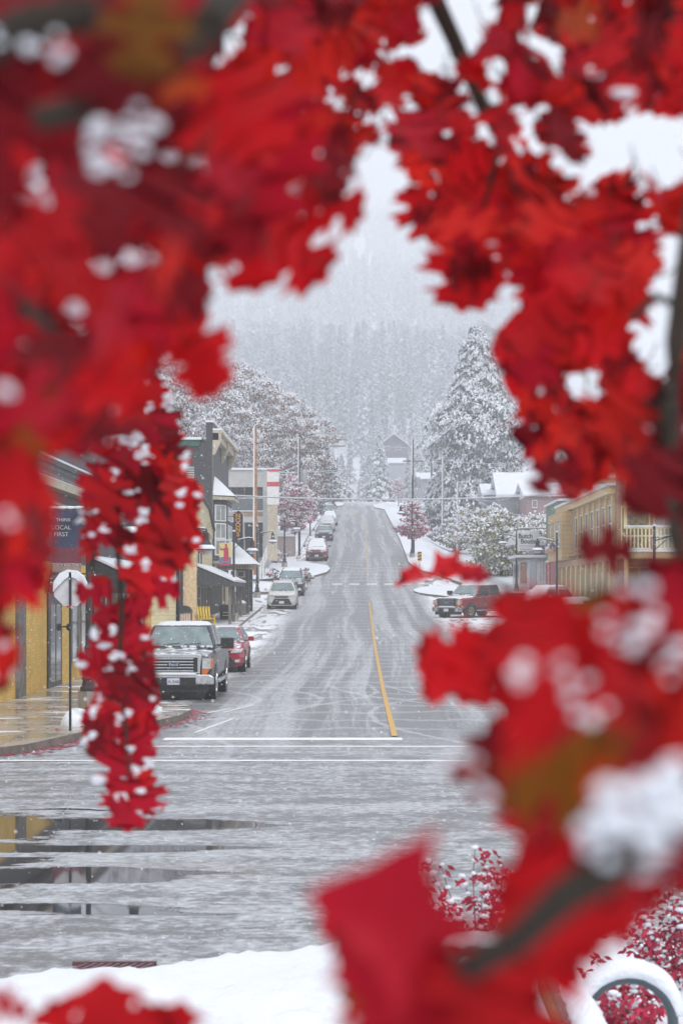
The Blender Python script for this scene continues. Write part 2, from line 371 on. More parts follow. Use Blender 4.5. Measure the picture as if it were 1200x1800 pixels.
# snow-covered islands of the upper junction
f1 = curve([(150, -7.5), (151, -4.2), (153, -3.5), (156, -2.6), (159, -2.35), (162, -2.6), (164, -3.6), (166, -5.2), (169, -5.4), (300, -5.4), (330, -5.2), (340, -2.9), (352, -2.7), (362, -4.5)])
slab('snowy_verge', list(np.concatenate([np.arange(150, 170, .5), np.arange(170, 364, 2.)])), lambda y: -30., f1, SNOW, .16, nx=8)
f2 = curve([(151, 14), (152, 9.), (153.5, 7.2), (157, 5.0), (161, 4.4), (166, 4.05), (300, 4.0), (318, 3.9), (328, 2.4), (345, 2.3), (356, 4.0)])
slab('snowy_verge', list(np.concatenate([np.arange(151, 170, .5), np.arange(170, 358, 2.)])), f2, lambda y: 14., SNOW, .16, nx=8)
slab('traffic_island', list(np.arange(138, 146.1, .4)), lambda y: -9.+0*y, curve([(138, -6.2), (139, -5.0), (141, -4.1), (143.2, -3.75), (145, -4.6), (146, -6.5)]), SNOW, .2)
f3 = lambda s_: (lambda y: 7.1 + s_*3.3*math.sqrt(max(0, 1-((y-140.6)/5.3)**2)))
slab('traffic_island', list(np.arange(135.4, 145.9, .4)), f3(-1), f3(1), SNOW, .12, mound=.35)
# near bank: the photographer's side of the street
def bank(X, Y): return .06*np.sin(X*2.3+Y*1.1) + .05*np.sin(X*5.1-Y*2.7) + .04*np.sin(Y*4.2+X) 
xs = np.arange(-7, 9, .07)
def edge(x): return (15.0 + .72*np.minimum(x, 0) + .18*np.sin(x*2.1) + .08*np.sin(x*6.3+1))
ts = np.concatenate([np.linspace(0, 1, 8)**1.5*1.2, np.arange(1.3, 3.5, .09), np.linspace(3.6, 24, 30)])
X, T = np.meshgrid(xs, ts); Y = edge(X) - T
H_ = .24*np.sqrt(np.clip(T/.6, 0, 1)) - .06 + bank(X, Y)*np.clip(T/1.5, 0, 1)*.35 + (RNG.normal(0, .004, X.shape) + .012*np.sin(X*13+Y*9)*np.sin(Y*17-X*6) + .009*np.sin(X*31+2*np.sin(Y*21)))*np.clip(T/.3, 0, 1)
V = np.stack([X, Y, H_], -1).reshape(-1, 3); nx = len(xs); i = (np.arange(len(ts)-1)[:, None]*nx + np.arange(nx-1)[None]).ravel()
tag(fastmesh('snow_bank', V, np.stack([i, i+nx, i+nx+1, i+1], 1), 4, np.zeros(len(i)), [SNOW], smooth=True), kind='structure')
# low roll of slush along the sidewalk kerb with fallen red leaves
RLEAF0 = M('fallen_red_leaf', (.42, .02, .06), .5)
b = MB()
for k in range(260):
    y = random.uniform(32.5, 48); x = fb(y) + abs(random.gauss(.12, .16)); a = random.uniform(0, 6); r = random.uniform(.03, .06)
    b.poly([(x+r*math.cos(a+t), y+r*1.6*math.sin(a+t), .012+.01*random.random()) for t in (0, 1.5, 3, 4.6)], (0, 0, .004))
for k in range(90):
    y = random.uniform(36, 46); x = random.uniform(-8, fb(y)-.2); a = random.uniform(0, 6); r = random.uniform(.025, .05)
    b.poly([(x+r*math.cos(a+t), y+r*1.6*math.sin(a+t), .158) for t in (0, 1.5, 3, 4.6)], (0, 0, .004))
tag(b.build('fallen_leaves', RLEAF0), kind='stuff')
def drift(x, y, rx, ry, rz, label, n=3):
    b = MB(); z = float(g(x, y))+.14
    for k in range(n):
        b.blob((x+random.uniform(-.25, .25)*rx, y+random.uniform(-.3, .3)*ry, z), rx*random.uniform(.6, 1), ry*random.uniform(.6, 1), rz*random.uniform(.6, 1), jit=.08, n=14, m=8)
    return tag(b.build('snow_heap', SNOW, smooth=True), label, 'snow heap', 'heaps of snow on the pavement')
drift(-5.35, 38.6, .44, .8, .42, 'smooth heap of snow beside the stop sign post', 2)
drift(-4.6, 42.8, .35, 1.0, .22, 'low crumbled snow heap on the rounded kerb corner by the black pickup', 4)
# sewer grate
b = MB(); 
for k in range(9): b.obox((-1.98+.058*k, 14.10, .012), (1,-.35,0), (.35,1,0), (0,0,1), .014, .12, .012)
b.box(-2.05, -1.45, 13.95, 13.99, 0, .03); b.box(-2.05, -1.45, 14.22, 14.26, 0, .03)
tag(b.build('storm_drain', M('rusty_iron', (.12, .05, .06), .5)), 'iron storm drain grate at the edge of the snowy bank', 'drain grate')
# ------------------------------------------------------------------ vehicles (local: nose at y=0 looking to -y, x to the right of the picture)
def ring(y, hw, z0, z1, crown=.03, tuck=.1):
    h = [(hw-tuck, z0), (hw-.02, z0+.12), (hw, z0+(z1-z0)*.55), (hw-.04, z1-.1), (hw-.13, z1-.01), (hw*.5, z1+crown*.8), (0, z1+crown)]
    return [(x, y, z) for x, z in h] + [(-x, y, z) for x, z in h[-2::-1]]
PAINT = {}
def paint(n, c, **k):
    if n not in PAINT: PAINT[n] = M(n+'_car_paint', c, .3, coat=.35, var=.05, speck=k.get('speck', .35), snow=k.get('snow', .10))
    return PAINT[n]
LAMP = M('headlight_glass', (.5, .52, .54), .15, scale=9, var=.25); AMBER = M('amber_lens', (.7, .16, .02), .3); TAIL = M('red_lens', (.35, .01, .01), .3)
PLATE = M('plate_white', (.68, .70, .75), .5, var=.04); BLUEINK = M('blue_ink', (.03, .06, .25), .6); INK = M('black_ink', (.02, .02, .02), .6)
def wheel(root, x, y, r, w=.24):
    b = MB(); n = 18
    for s in (1,):
        b.loft([[(x+dx, y+rr*math.cos(2*math.pi*k/n), r+rr*math.sin(2*math.pi*k/n)) for k in range(n)] for dx, rr in ((-w/2, r*.9), (-w/2+.03, r), (w/2-.03, r), (w/2, r*.9))])
    t = b.build('wheel', DARK, root, smooth=False)
    b = MB(); sx = 1 if x > 0 else -1
    b.loft([[(x+sx*dx, y+rr*math.cos(2*math.pi*k/n), r+rr*math.sin(2*math.pi*k/n)) for k in range(n)] for dx, rr in ((w/2-.01, r*.62), (w/2+.012, r*.62), (w/2+.012, r*.5), (w/2-.0, r*.45))])
    for k in range(6):
        a = k*math.pi/3; b.obox((x+sx*(w/2+.005), y+r*.3*math.cos(a), r+r*.3*math.sin(a)), (1,0,0), (0,math.cos(a),math.sin(a)), (0,-math.sin(a),math.cos(a)), .012, r*.3, .03)
    b.build('rim', CHROME, t)
def frustum(b, hb, ht, z0, z1, y0, y1, y2, y3, mi=0):
    """hb/ht half widths at belt and roof; y0..y3 windscreen foot, roof front, roof rear, rear foot"""
    b.add([(-hb,y0,z0),(hb,y0,z0),(hb,y3,z0),(-hb,y3,z0),(-ht,y1,z1),(ht,y1,z1),(ht,y2,z1),(-ht,y2,z1)], [(0,3,2,1),(4,5,6,7),(0,1,5,4),(1,2,6,5),(2,3,7,6),(3,0,4,7)], mi)
def pane(b, q, inset, off):
    """glass quad inset inside quad q, lifted by off along its normal"""
    q = [Vector(p) for p in q]; c = sum(q, Vector())/4; n = (q[1]-q[0]).cross(q[3]-q[0]).normalized()*off
    u = (q[1]-q[0]).normalized(); v = (q[3]-q[0]).normalized()
    ins = [q[0]+u*inset+v*inset, q[1]-u*inset+v*inset, q[2]-u*inset-v*inset, q[3]+u*inset-v*inset]
    b.poly([p+n for p in ins], -n*1.6)
def snowcap(root, x0, x1, y0, y1, z, h, slope=0., name='snow'):
    n, m = 12, 8; V = []; Fc = []
    for j in range(m+1):
        for i in range(n+1):
            u, v = i/n*2-1, j/m*2-1; e = max(0, 1-max(abs(u), abs(v))**6)**.5
            e *= 1 + random.uniform(-.12, .12); sh = 1-.06*(abs(u)*abs(v))
            V.append(((x0+x1)/2+(x1-x0)/2*u*sh, (y0+y1)/2+(y1-y0)/2*v*sh, z + slope*(v+1)/2 + h*e))
    for j in range(m):
        for i in range(n): a = j*(n+1)+i; Fc.append((a, a+1, a+n+2, a+n+1))
    b = MB(); b.add(V, Fc); return b.build(name, SNOW, root, smooth=True)
def car(kind, pos, label, cat, col, rz=0., group=None, name=None, snow=1., cover=False, plate=None, detail=True):
    root = empty(name or {'pickup': 'pickup_truck', 'suv': 'suv', 'hatch': 'hatchback', 'sedan': 'sedan'}[kind], pos, rz, label, cat, group)
    sl = (g(pos[0], pos[1]+2)-g(pos[0], pos[1]-1))/3; root.rotation_euler.x = math.atan(sl)*math.cos(rz)
    C = col
    D = dict(pickup=dict(L=5.9, hw=1.0, hood=1.2, nose=1.14, belt=1.30, roof=1.86, hb=.93, ht=.74, w=(1.55, 2.25, 4.0, 4.15), r=.41, z0=.5, y=(.95, 4.75)),
             suv=dict(L=4.6, hw=.925, hood=1.06, nose=.98, belt=1.10, roof=1.64, hb=.86, ht=.66, w=(1.15, 1.95, 4.1, 4.5), r=.36, z0=.26, y=(.85, 3.6)),
             hatch=dict(L=4.4, hw=.885, hood=.92, nose=.80, belt=.96, roof=1.42, hb=.83, ht=.60, w=(1.05, 1.95, 3.7, 4.3), r=.325, z0=.2, y=(.85, 3.5)),
             sedan=dict(L=4.6, hw=.9, hood=.94, nose=.84, belt=.98, roof=1.45, hb=.84, ht=.62, w=(1.15, 1.95, 3.3, 3.95), r=.33, z0=.2, y=(.85, 3.6)))[kind]
    L, hw, hood, nose, belt, z0 = D['L'], D['hw'], D['hood'], D['nose'], D['belt'], D['z0']; y0, y1, y2, y3 = D['w']
    b = MB(); blunt = .93 if kind == 'pickup' else .84
    rr = [ring(.0, hw*blunt, z0+.05, nose-.12, .0), ring(.06, hw*(blunt+.03), z0, nose-.02), ring(.3, hw*.985, z0, nose+.03), ring(y0*.8, hw, z0, hood), ring(y0+.1, hw, z0, belt-.02)]
    if kind == 'pickup': rr += [ring(4.1, hw, z0, belt), ring(4.14, hw, z0, belt+.02), ring(L-.05, hw, z0, belt+.02), ring(L, hw*.97, z0+.1, belt-.02)]
    elif kind == 'sedan': rr += [ring(3.9, hw, z0, belt+.02), ring(L-.1, hw*.95, z0, belt+.02), ring(L, hw*.88, z0+.1, belt-.1)]
    else: rr += [ring(L-.25, hw*.97, z0, belt), ring(L, hw*.9, z0+.1, belt-.08)]
    b.loft(rr); body = b.build('body', C, root, smooth=False, bevel=.02)
    b = MB(); frustum(b, D['hb'], D['ht'], belt-.03, D['roof'], y0, y1, y2, y3); b.build('cabin', C, root, bevel=.04)
    hb, ht, zb, zt = D['hb'], D['ht'], belt-.03, D['roof']
    b = MB(); pane(b, [(-hb,y0,zb),(hb,y0,zb),(ht,y1,zt),(-ht,y1,zt)], .075, .012)
    ws = b.build('windscreen', WSCR, root)
    b = MB(); 
    for k in (-.42, .12): b.tube([(k, y0+.02, zb+.1), (k+.42, y0+.09, zb+.13)], .012, 5)
    b.build('wiper', BLACK, ws)
    for sx in (-1, 1):
        b = MB()
        for a, c in (((0., .5), (.5, 1.)) if kind != 'sedan' else ((0., .55), (.55, 1.))):
            def pt(t, top): return (sx*(ht if top else hb), (y1+(y2-y1)*t) if top else (y0+(y3-y0)*(.06+.9*t)), zt if top else zb)
            q = [pt(a, 0), pt(c, 0), pt(c, 1), pt(a, 1)]
            if sx < 0: q = [q[1], q[0], q[3], q[2]]
            pane(b, q, .06, .012)
        b.build('side_window', GLASS, root)
    b = MB(); pane(b, [(hb,y3,zb),(-hb,y3,zb),(-ht,y2,zt),(ht,y2,zt)], .08, .012); b.build('rear_window', GLASS, root)
    for sx in (-1, 1):
        for y in D['y']:
            b = MB(); b.loft([[(sx*(hw+dx), y+(D['r']+.07)*math.cos(2*math.pi*k/16), D['r']+.02+(D['r']+.07)*math.sin(2*math.pi*k/16)) for k in range(16)] for dx in (-.25, .006)]); b.build('wheel_arch_shade', BLACK, root)  # black disc stands in for the shade inside the arch
            wheel(root, sx*(hw-.12), y, D['r'])
        b = MB(); mw = .20 if kind == 'pickup' else .11; mz = belt+.08
        b.obox((sx*(hw+.02), y0+.42, mz-.03), (1,0,0), (0,1,0), (0,0,1), .1, .03, .025)
        b.obox((sx*(hw+.07+mw*.7), y0+.42, mz+.02), (1,0,0), (0,1,0), (0,0,1), mw*.85, .07, mw*.72 if kind == 'pickup' else .075); b.build('mirror', C if kind != 'pickup' else BLACK, root, bevel=.025)
    # dark box stands for both the underframe and the shade beneath the car
    b = MB(); b.box(-hw*.8, hw*.8, .35, L-.3, .2 if kind != 'pickup' else .32, z0+.1); b.build('chassis_shade', DARK, root)
    if kind == 'pickup':
        b = MB(); b.poly([(-.66, -.05, .68), (.66, -.05, .68), (.70, -.05, 1.12), (.62, -.05, 1.17), (-.62, -.05, 1.17), (-.70, -.05, 1.12)], (0, .06, 0)); gr = b.build('grille', CHROME, root, bevel=.015)
        b = MB(); b.box(-.60, .60, -.056, -.04, .72, 1.08); b.build('grille_opening', BLACK, gr)
        b = MB()
        for k in range(5): b.box(-.5, .5, -.085, -.045, .735+.075*k, .765+.075*k)
        b.build('grille_bar', CHROME, gr, bevel=.006)
        b = MB(); b.loft([[(.155*math.cos(2*math.pi*k/20)*q, yy, .905+.062*math.sin(2*math.pi*k/20)*q) for k in range(20)] for yy, q in ((-.08, 1), (-.105, 1), (-.11, .9))]); em = b.build('emblem', M('emblem_blue', (.03, .05, .12), .3), gr)
        text('Ford', .105, (0, -.114, .905), (R(90), 0, 0), PLATE, em, 'script', .002, 1.15)
        for sx in (-1, 1):
            b = MB(); b.poly([(sx*.71, -.03, .80), (sx*.95, -.0, .80), (sx*.97, 0.0, 1.06), (sx*.72, -.03, 1.06)], (0, .1, 0)); h = b.build('headlight', LAMP, root)
            b = MB(); b.box(min(sx*.93, sx*.975), max(sx*.93, sx*.975), -.018, .1, .84, 1.06); b.build('side_lens', AMBER, h)
            b = MB(); b.poly([(sx*.71, -.045, .66), (sx*.82, -.035, .66), (sx*.9, -.02, .79), (sx*.71, -.045, .79)], (0, .1, 0)); b.build('turn_lens', AMBER, h)
            b = MB(); b.obox((sx*.98, 2.6, .44), (0,1,0), (1,0,0), (0,0,1), 1.1, .07, .05); b.build('running_board', CHROME, root, bevel=.03)
        b = MB(); b.loft([[(x, y, z) for x, z in ((-1., .40), (1., .40), (1.0, .60), (.9, .66), (-.9, .66), (-1., .60))] for y in (-.12, .12)]); bp = b.build('bumper', CHROME, root, bevel=.03)
        b = MB(); b.box(-.52, .56, -.13, -.1, .36, .585); b.build('bumper_insert', BLACK, bp)
        for sx in (-1, 1):
            b = MB(); b.loft([[(sx*.745+q*.085*math.cos(2*math.pi*k/14), yy, .5+q*.085*math.sin(2*math.pi*k/14)) for k in range(14)] for yy, q in ((-.10, 1), (-.135, 1), (-.14, .7))]); b.build('fog_lamp', LAMP, bp)
        b = MB(); b.box(-.85, .85, -.02, .2, .22, .42); b.build('valance', BLACK, root)
        snowcap(root, -.62, .62, -.14, -.02, .655, .05, name='snow_on_bumper')
        b = MB(); b.box(-.82, .82, 4.22, L-.12, belt+.0, belt+.035); b.build('bed', DARK, root)
        pz = .485; py = -.145
    else:
        w = hw
        gz = nose-.22; b = MB(); b.poly([(-w*.42, -.03, gz), (w*.42, -.03, gz), (w*.52, -.03, gz+.13), (-w*.52, -.03, gz+.13)], (0, .08, 0)); gr = b.build('grille', BLACK, root)
        b = MB(); b.box(-w*.46, w*.46, -.045, -.02, gz+.05, gz+.07); b.build('grille_bar', CHROME, gr)
        b = MB(); b.poly([(-w*.72, -.04, z0+.06), (w*.72, -.04, z0+.06), (w*.5, -.04, gz-.06), (-w*.5, -.04, gz-.06)], (0, .1, 0)); b.build('lower_grille', BLACK, root)
        b = MB(); b.box(-w*.6, w*.6, -.055, -.03, z0+.02, z0+.06); b.build('bumper_trim', CHROME if kind == 'suv' else BLACK, root)
        for sx in (-1, 1):
            b = MB(); b.poly([(sx*w*.50, -.035, gz+.06), (sx*w*.88, .02, gz+.08), (sx*w*.97, .16, gz+.20), (sx*w*.60, -.01, gz+.19)], (0, .08, .0)); b.build('headlight', LAMP, root)
            b = MB(); b.poly([(sx*w*.66, -.03, z0+.14), (sx*w*.82, .0, z0+.14), (sx*w*.84, .0, z0+.24), (sx*w*.66, -.03, z0+.22)], (0, .06, 0)); b.build('fog_lamp', LAMP, root)
        pz = z0+.22; py = -.06
        if kind == 'suv':
            for sx in (-1, 1):
                b = MB(); b.tube([(sx*ht*.93, y1+.1, zt+.01), (sx*ht*.93, y1+.3, zt+.07), (sx*ht*.93, y2-.3, zt+.07), (sx*ht*.93, y2-.05, zt+.01)], .02, 6); b.build('roof_rail', BLACK, root)
    b = MB(); b.box(-.155, .155, py-.012, py+.06, pz-.08, pz+.08); pl = b.build('licence_plate', PLATE, root)
    if plate: text(plate, .115, (0, py-.016, pz-.01), (R(90), 0, 0), BLUEINK, pl, 'characters', .002, 1.0)
    if snow > 0: snowcap(root, -ht+.02, ht-.02, y1+.02, y2-.02, zt-.01, .10*snow, name='snow_on_roof')
    if cover:
        snowcap(root, -hw*.86, hw*.86, .12, y0+.06, hood-.07, .12, slope=.08, name='snow_on_bonnet')
        b = MB(); pane(b, [(-hb,y0,zb),(hb,y0,zb),(ht,y1,zt),(-ht,y1,zt)], .06, .045); b.build('snow_on_windscreen', SNOW, root, bevel=.02)
    else:
        b = MB()
        for k in range(16):
            x = random.uniform(-hb*.85, hb*.95); b.blob((x, y0+random.uniform(-.05, .12), zb+.04), random.uniform(.03, .1), .06, .035, n=6, m=4)
        b.build('snow_on_cowl', SNOW, root, smooth=True)
    return root
def gp(x, y): return (x, y, float(g(x, y)))
PK = 'cars parked along the left kerb'
car('pickup', gp(-4.66, 50), 'black pickup truck with chrome slatted grille and a snowy roof, nearest on the left', 'pickup', paint('black', (.018, .02, .024), snow=.10, speck=.55), group=PK, plate='RX-5467')
car('hatch', gp(-4.62, 64.5), 'red hatchback parked right behind the black pickup', 'car', paint('red', (.36, .012, .035)), group=PK, snow=.25)
car('suv', gp(-4.9, 125), 'white suv with black roof rails parked in front of a dark suv', 'suv', paint('pearl', (.70, .70, .68)), group=PK, snow=.1)
car('suv', gp(-4.75, 136.5), 'dark grey suv with a bare windscreen just behind the white suv', 'suv', paint('graphite', (.03, .035, .042)), group=PK, snow=1)
car('suv', gp(-3.62, 168), 'red suv with bonnet and windscreen buried in snow, beyond the snowy kerb island', 'suv', paint('maroon', (.22, .015, .035), snow=.25), group=PK, snow=1.2, cover=True)
car('sedan', gp(-3.6, 200), 'dark blue grey sedan with a clear windscreen between two snow covered cars', 'car', paint('slate', (.035, .045, .06)), group=PK, snow=.5)
car('suv', gp(-3.75, 226), 'white suv wholly under snow parked uphill of the dark sedan', 'suv', paint('whitecar', (.6, .6, .6)), group=PK, snow=1.4, cover=True)
car('suv', gp(-3.7, 246), 'pale snow covered suv, second from the top of the hill', 'suv', paint('silver', (.4, .42, .44)), group=PK, snow=1.4, cover=True)
car('suv', gp(-4.4, 285), 'dark suv with snow covered bonnet, topmost of the cars on the hill', 'suv', paint('graphite', (.03, .035, .042)), group=PK, snow=1.5)
PR = 'cars angle parked on the right'
h_, s_ = hit(797, 1088)
car('pickup', (h_.x-.3, h_.y+1.2, h_.z), 'red pickup truck with snow piled on its cab, angle parked on the right', 'pickup', paint('truckred', (.21, .01, .022), snow=.2), rz=R(-38), group=PR, snow=2.6)
car('sedan', gp(8.9, 98.5), 'dark red sedan under snow beside the red pickup', 'car', paint('maroon', (.22, .015, .035), snow=.25), rz=R(-48), group=PR, snow=2, cover=True)
car('sedan', gp(8.0, 93.5), 'dark blue sedan glimpsed between red leaves in the right parking row', 'car', paint('navy', (.02, .035, .10)), rz=R(-48), group=PR, snow=1.5)
car('suv', gp(9.6, 119), 'pale suv with a snow covered roof parked behind the red pickup', 'suv', paint('silver', (.4, .42, .44)), rz=R(-40), group=PR, snow=2.4, cover=True)
car('sedan', gp(9.2, 84), 'grey car with a thick white snow roof below the storefront columns', 'car', paint('silver', (.4, .42, .44)), rz=R(-48), group=PR, snow=2)

# ------------------------------------------------------------------ lamp posts
def lamp_post(px, py, top, label, side=1, arm=1.0, lantern=True, banner=False, X=None, D=None, dz=.15):
    if D is None: p, s = hit(px, py, dz); x, y, z = p
    else: x, y = X, D; z = float(g(x, y)) + dz; s = F/y
    k = ((py - top)/s)/5.0 if top else 1.0
    root = empty('street_lamp', (x, y, z), 0, label, 'street lamp', 'black victorian street lamps')
    b = MB(); b.lathe([(.23, 0), (.23, .38)], n=4); b.build('footing', CONC, root)
    b = MB(); b.lathe([(.19, .38), (.19, .46), (.15, .5), (.13, .62), (.16, .66), (.1, .74), (.085, 1.3), (.1, 1.33), (.07, 1.4), (.058, 4.4*k), (.075, 4.42*k), (.075, 4.5*k), (.05, 4.52*k), (.05, 4.7*k), (.03, 4.75*k)], n=10); b.build('post', BLACK, root)
    b = MB(); b.blob((0, 0, 4.86*k), .06, .06, .13, 0, 0, 8, 6); b.build('finial', BLACK, root)
    b = MB(); b.blob((0, 0, 4.95*k), .085, .085, .06, 0, .05, 8, 6); b.build('snow_on_finial', SNOW, root, smooth=True)
    ah = 4.45*k
    if lantern:
        b = MB(); b.tube([(0, 0, ah-.12), (side*arm*.4, 0, ah+.0), (side*arm*.75, 0, ah+.10), (side*arm, 0, ah+.08), (side*arm, 0, ah-.05)], .03, 6); b.tube([(0, 0, ah-.5), (side*arm*.45, 0, ah-.1)], .018, 5)
        b.tube([(side*(arm*.1+.2*j), 0, ah+.02+.02*j) for j in range(3)], .02, 5); ar = b.build('arm', BLACK, root)
        b = MB(); b.lathe([(.02, .1), (.05, .06), (.05, .0), (.10, -.04), (.11, -.3), (.17, -.38), (.30, -.55), (.33, -.6), (.31, -.62)], (side*arm, 0, ah), n=14); la = b.build('lantern', BLACK, root)
        b = MB(); b.lathe([(.2, -.60), (.18, -.70), (.08, -.76)], (side*arm, 0, ah), n=12); b.build('lamp_glass', M('lamp_glass', (.6, .6, .58), .3) if 'lamp_glass' not in bpy.data.materials else bpy.data.materials['lamp_glass'], la)
        b = MB(); b.lathe([(.34, -.59), (.33, -.55), (.22, -.44), (.20, -.44), (.30, -.56)], (side*arm, 0, ah), n=14); b.tube([(side*arm*.2, 0, ah+.03), (side*arm*.75, 0, ah+.14), (side*arm, 0, ah+.12)], .03, 6); b.build('snow_on_lantern', SNOW, la, smooth=True)
    if banner:
        bw, bh, bt = .62, 1.32, 4.35*k
        b = MB(); b.tube([(0, 0, bt+.05), (-side*(bw+.22), 0, bt+.05)], .022, 6); b.tube([(0, 0, bt-bh-.06), (-side*(bw+.2), 0, bt-bh-.06)], .02, 6); br = b.build('banner_bracket', BLACK, root)
        b = MB()
        for j in range(4): b.blob((-side*(.2+.2*j), 0, bt+.08), .14, .05, .04)
        b.build('snow_on_bracket', SNOW, br, smooth=True)
    return root, k, s
def at_depth_lamp(px, D, label, **kw):
    return lamp_post(px, 0, None, label, X=(px-PX)/F*D, D=D, **kw)
L1, k1, _ = at_depth_lamp(156, 44, 'black lamp post with a dark blue banner by the stop sign', side=1, banner=True)
NAVY = M('navy_cloth', (.035, .045, .10), .7, speck=.3); MAROON = M('maroon_cloth', (.16, .03, .05), .7, speck=.1); TAUPE = M('taupe_cloth', (.30, .24, .2), .7); WINK = M('pale_ink', (.6, .68, .66), .7)
b = MB(); b.box(-.80, -.16, -.008, .008, 3.55, 4.37, 0); b.box(-.80, -.16, -.008, .008, 3.14, 3.55, 1); b.box(-.80, -.16, -.008, .008, 3.02, 3.14, 2)
bn = b.build('banner', [NAVY, MAROON, TAUPE], L1)
text('THINK', .10, (-.55, -.014, 4.16), (R(90), 0, 0), WINK, bn, sx=1.1); text('LOCAL', .135, (-.60, -.014, 3.99), (R(90), 0, 0), WINK, bn); text('FIRST', .135, (-.60, -.014, 3.84), (R(90), 0, 0), WINK, bn)
text('SOUTH KOOTENAY', .085, (-.47, -.014, 3.17), (R(90), 0, 0), PLATE, bn, sx=.82)
at_depth_lamp(313, 66, 'black lamp post standing beside the pickup in front of the cream wall', side=1, arm=.92)
L3, k3, _ = lamp_post(411, 1090, 932, 'black lamp post with a yellow and red banner outside the dark shingled building', side=1, banner=True)
PALEY = M('pale_yellow_cloth', (.66, .60, .25), .7, var=.08); ROSE = M('rose_cloth', (.5, .03, .08), .7); LILAC = M('blue_grey_cloth', (.16, .17, .30), .7, var=.4, scale=9)
b = MB(); b.box(-.80, -.14, -.008, .008, 3.5*k3, 4.28*k3, 0); b.box(-.80, -.14, -.008, .008, 3.12*k3, 3.5*k3, 2); b.box(-.80, -.14, -.009, .009, 3.02*k3, 3.12*k3, 1)
z = 3.0*k3   # a robed figure with a raised arm, as printed on the cloth
b.poly([(-.55, -.014, z+.25), (-.33, -.014, z+.25), (-.27, -.014, z+.6), (-.30, -.014, z+.95), (-.38, -.014, z+1.1), (-.52, -.014, z+.95), (-.72, -.014, z+.95), (-.78, -.014, z+1.15), (-.8, -.014, z+1.1), (-.74, -.014, z+.86), (-.54, -.014, z+.84)], (0, .004, 0), 1)
b.blob((-.42, -.010, z+1.12), .07, .008, .09, 1, 0, 10, 6); b.build('banner', [PALEY, ROSE, LILAC], L3)
lamp_post(452, 1051, 923, 'black lamp post beside the bare wooden utility pole', side=1, arm=1.04)
lamp_post(500, 997, 908, 'black lamp post on the snowy verge left of the pink tree', side=1, arm=.95)
lamp_post(555, 912, 857, 'small far lamp post uphill behind the left pink tree', side=-1, arm=.9)
lamp_post(724, 980, 879, 'black lamp post in front of the round pink tree on the right', side=-1, arm=.98)
at_depth_lamp(907, 153, 'black lamp post next to the hanging boutique sign', side=-1, arm=1.05, dz=0)
at_depth_lamp(843, 205, 'slim black lamp post in the snow left of the yellow green bush', side=-1, arm=1.05, dz=0)
at_depth_lamp(978, 118, 'black lamp post in front of the green and red building', side=-1, arm=1.15)
at_depth_lamp(1149, 80, 'black lamp post before the yellow balcony railing', side=1, arm=1.0)
lamp_post(692, 876, 826, 'distant lamp post at the crest, left of the pale spruce lined road end', side=1, arm=.9)

# ------------------------------------------------------------------ poles and wires
def upole(px, py, top, label, m, r=.13, D=None, name='utility_pole', lower=None):
    if D is None: p, s = hit(px, py, .1)
    else: p = P(px, py, D); s = F/D
    H = (py-top)/s; root = empty(name, p, 0, label, 'utility pole', 'utility poles')
    b = MB(); b.tube([(0, 0, -.3), (0, 0, H*.5), (0, 0, H)], [r, r*.9, r*.75], 8); b.build('pole', m, root)
    return root, H, s, p
ORWOOD = M('orange_wood', (.36, .15, .05), .8, scale=3, var=.3, speck=.15)
def snowside(root, H, r, f0=0.0):
    b = MB(); b.tube([(-r*.75, -r*.3, H*f0), (-r*.6, -r*.3, H+.03)], [r*.62, r*.5], 6); b.build('blown_snow', SNOW, root)
w1, H, s, wp = upole(449, 1012, 750, 'bare orange wooden utility pole with snow plastered down its left side', ORWOOD, .15); snowside(w1, H, .15, .22)
w2, H, s, p2 = upole(526, 975, 770, 'dark steel pole carrying a grey transformer by the left pink tree', BLACK, .11); snowside(w2, H, .11, .45)
b = MB(); b.lathe([(.24, H*.60), (.27, H*.61), (.27, H*.70), (.2, H*.72)], (.42, 0, 0), n=12); b.box(.05, .3, -.04, .04, H*.64, H*.66); b.build('transformer', STEEL, w2)
w3, H3, s, p3 = upole(573, 868, 756, 'far utility pole with crossarms above the rusty tree', WOOD, .16, D=290)
b = MB()
for q in (.93, .84, .74): b.box(-.3, 2.9, -.08, .08, H3*q, H3*q+.16)
b.build('crossarm', GREYWOOD, w3)
w4, H4, s, p4 = upole(725, 905, 772, 'tall pole behind the right pink tree, lower half black and upper half snowy', BLACK, .14, D=225); snowside(w4, H4, .16, .52)
b = MB(); b.lathe([(.3, H4*.36), (.33, H4*.37), (.33, H4*.48), (.25, H4*.5)], (.55, 0, 0), n=12); b.build('transformer', STEEL, w4)
b = MB(); b.box(-1.1, 1.1, -.07, .07, H4*.70, H4*.72); b.build('crossarm', GREYWOOD, w4)
w5, H5, s, p5 = upole(758, 893, 782, 'slim pole with a crossarm against the big snowy fir', GREYWOOD, .13, D=260)
b = MB(); b.box(-.9, .9, -.07, .07, H5*.82, H5*.84); b.build('crossarm', GREYWOOD, w5)
w6, H6, s, p6 = upole(778, 941, 804, 'snow plastered pole in the middle of the snowy side lane', STEEL, .12, D=215); snowside(w6, H6, .13, .02)
w7, H7, s, p7 = upole(804, 1002, 848, 'white snow plastered pole nearest the parked red pickup', STEEL, .11, D=195); snowside(w7, H7, .12, .02)
def sag(a, b_, d, n=14):
    a = Vector(a); b_ = Vector(b_); return [a.lerp(b_, i/n) - Vector((0, 0, d*4*(i/n)*(1-i/n))) for i in range(n+1)]
def wire(a, b_, d, r, label, m=None):
    b = MB(); b.tube(sag(a, b_, d), r, 5); o = b.build('overhead_wire', m or WIRE)
    return tag(o, label, 'wire', 'overhead wires')
WIRE = M('snowy_wire', (.55, .57, .6), .7, speck=.3)
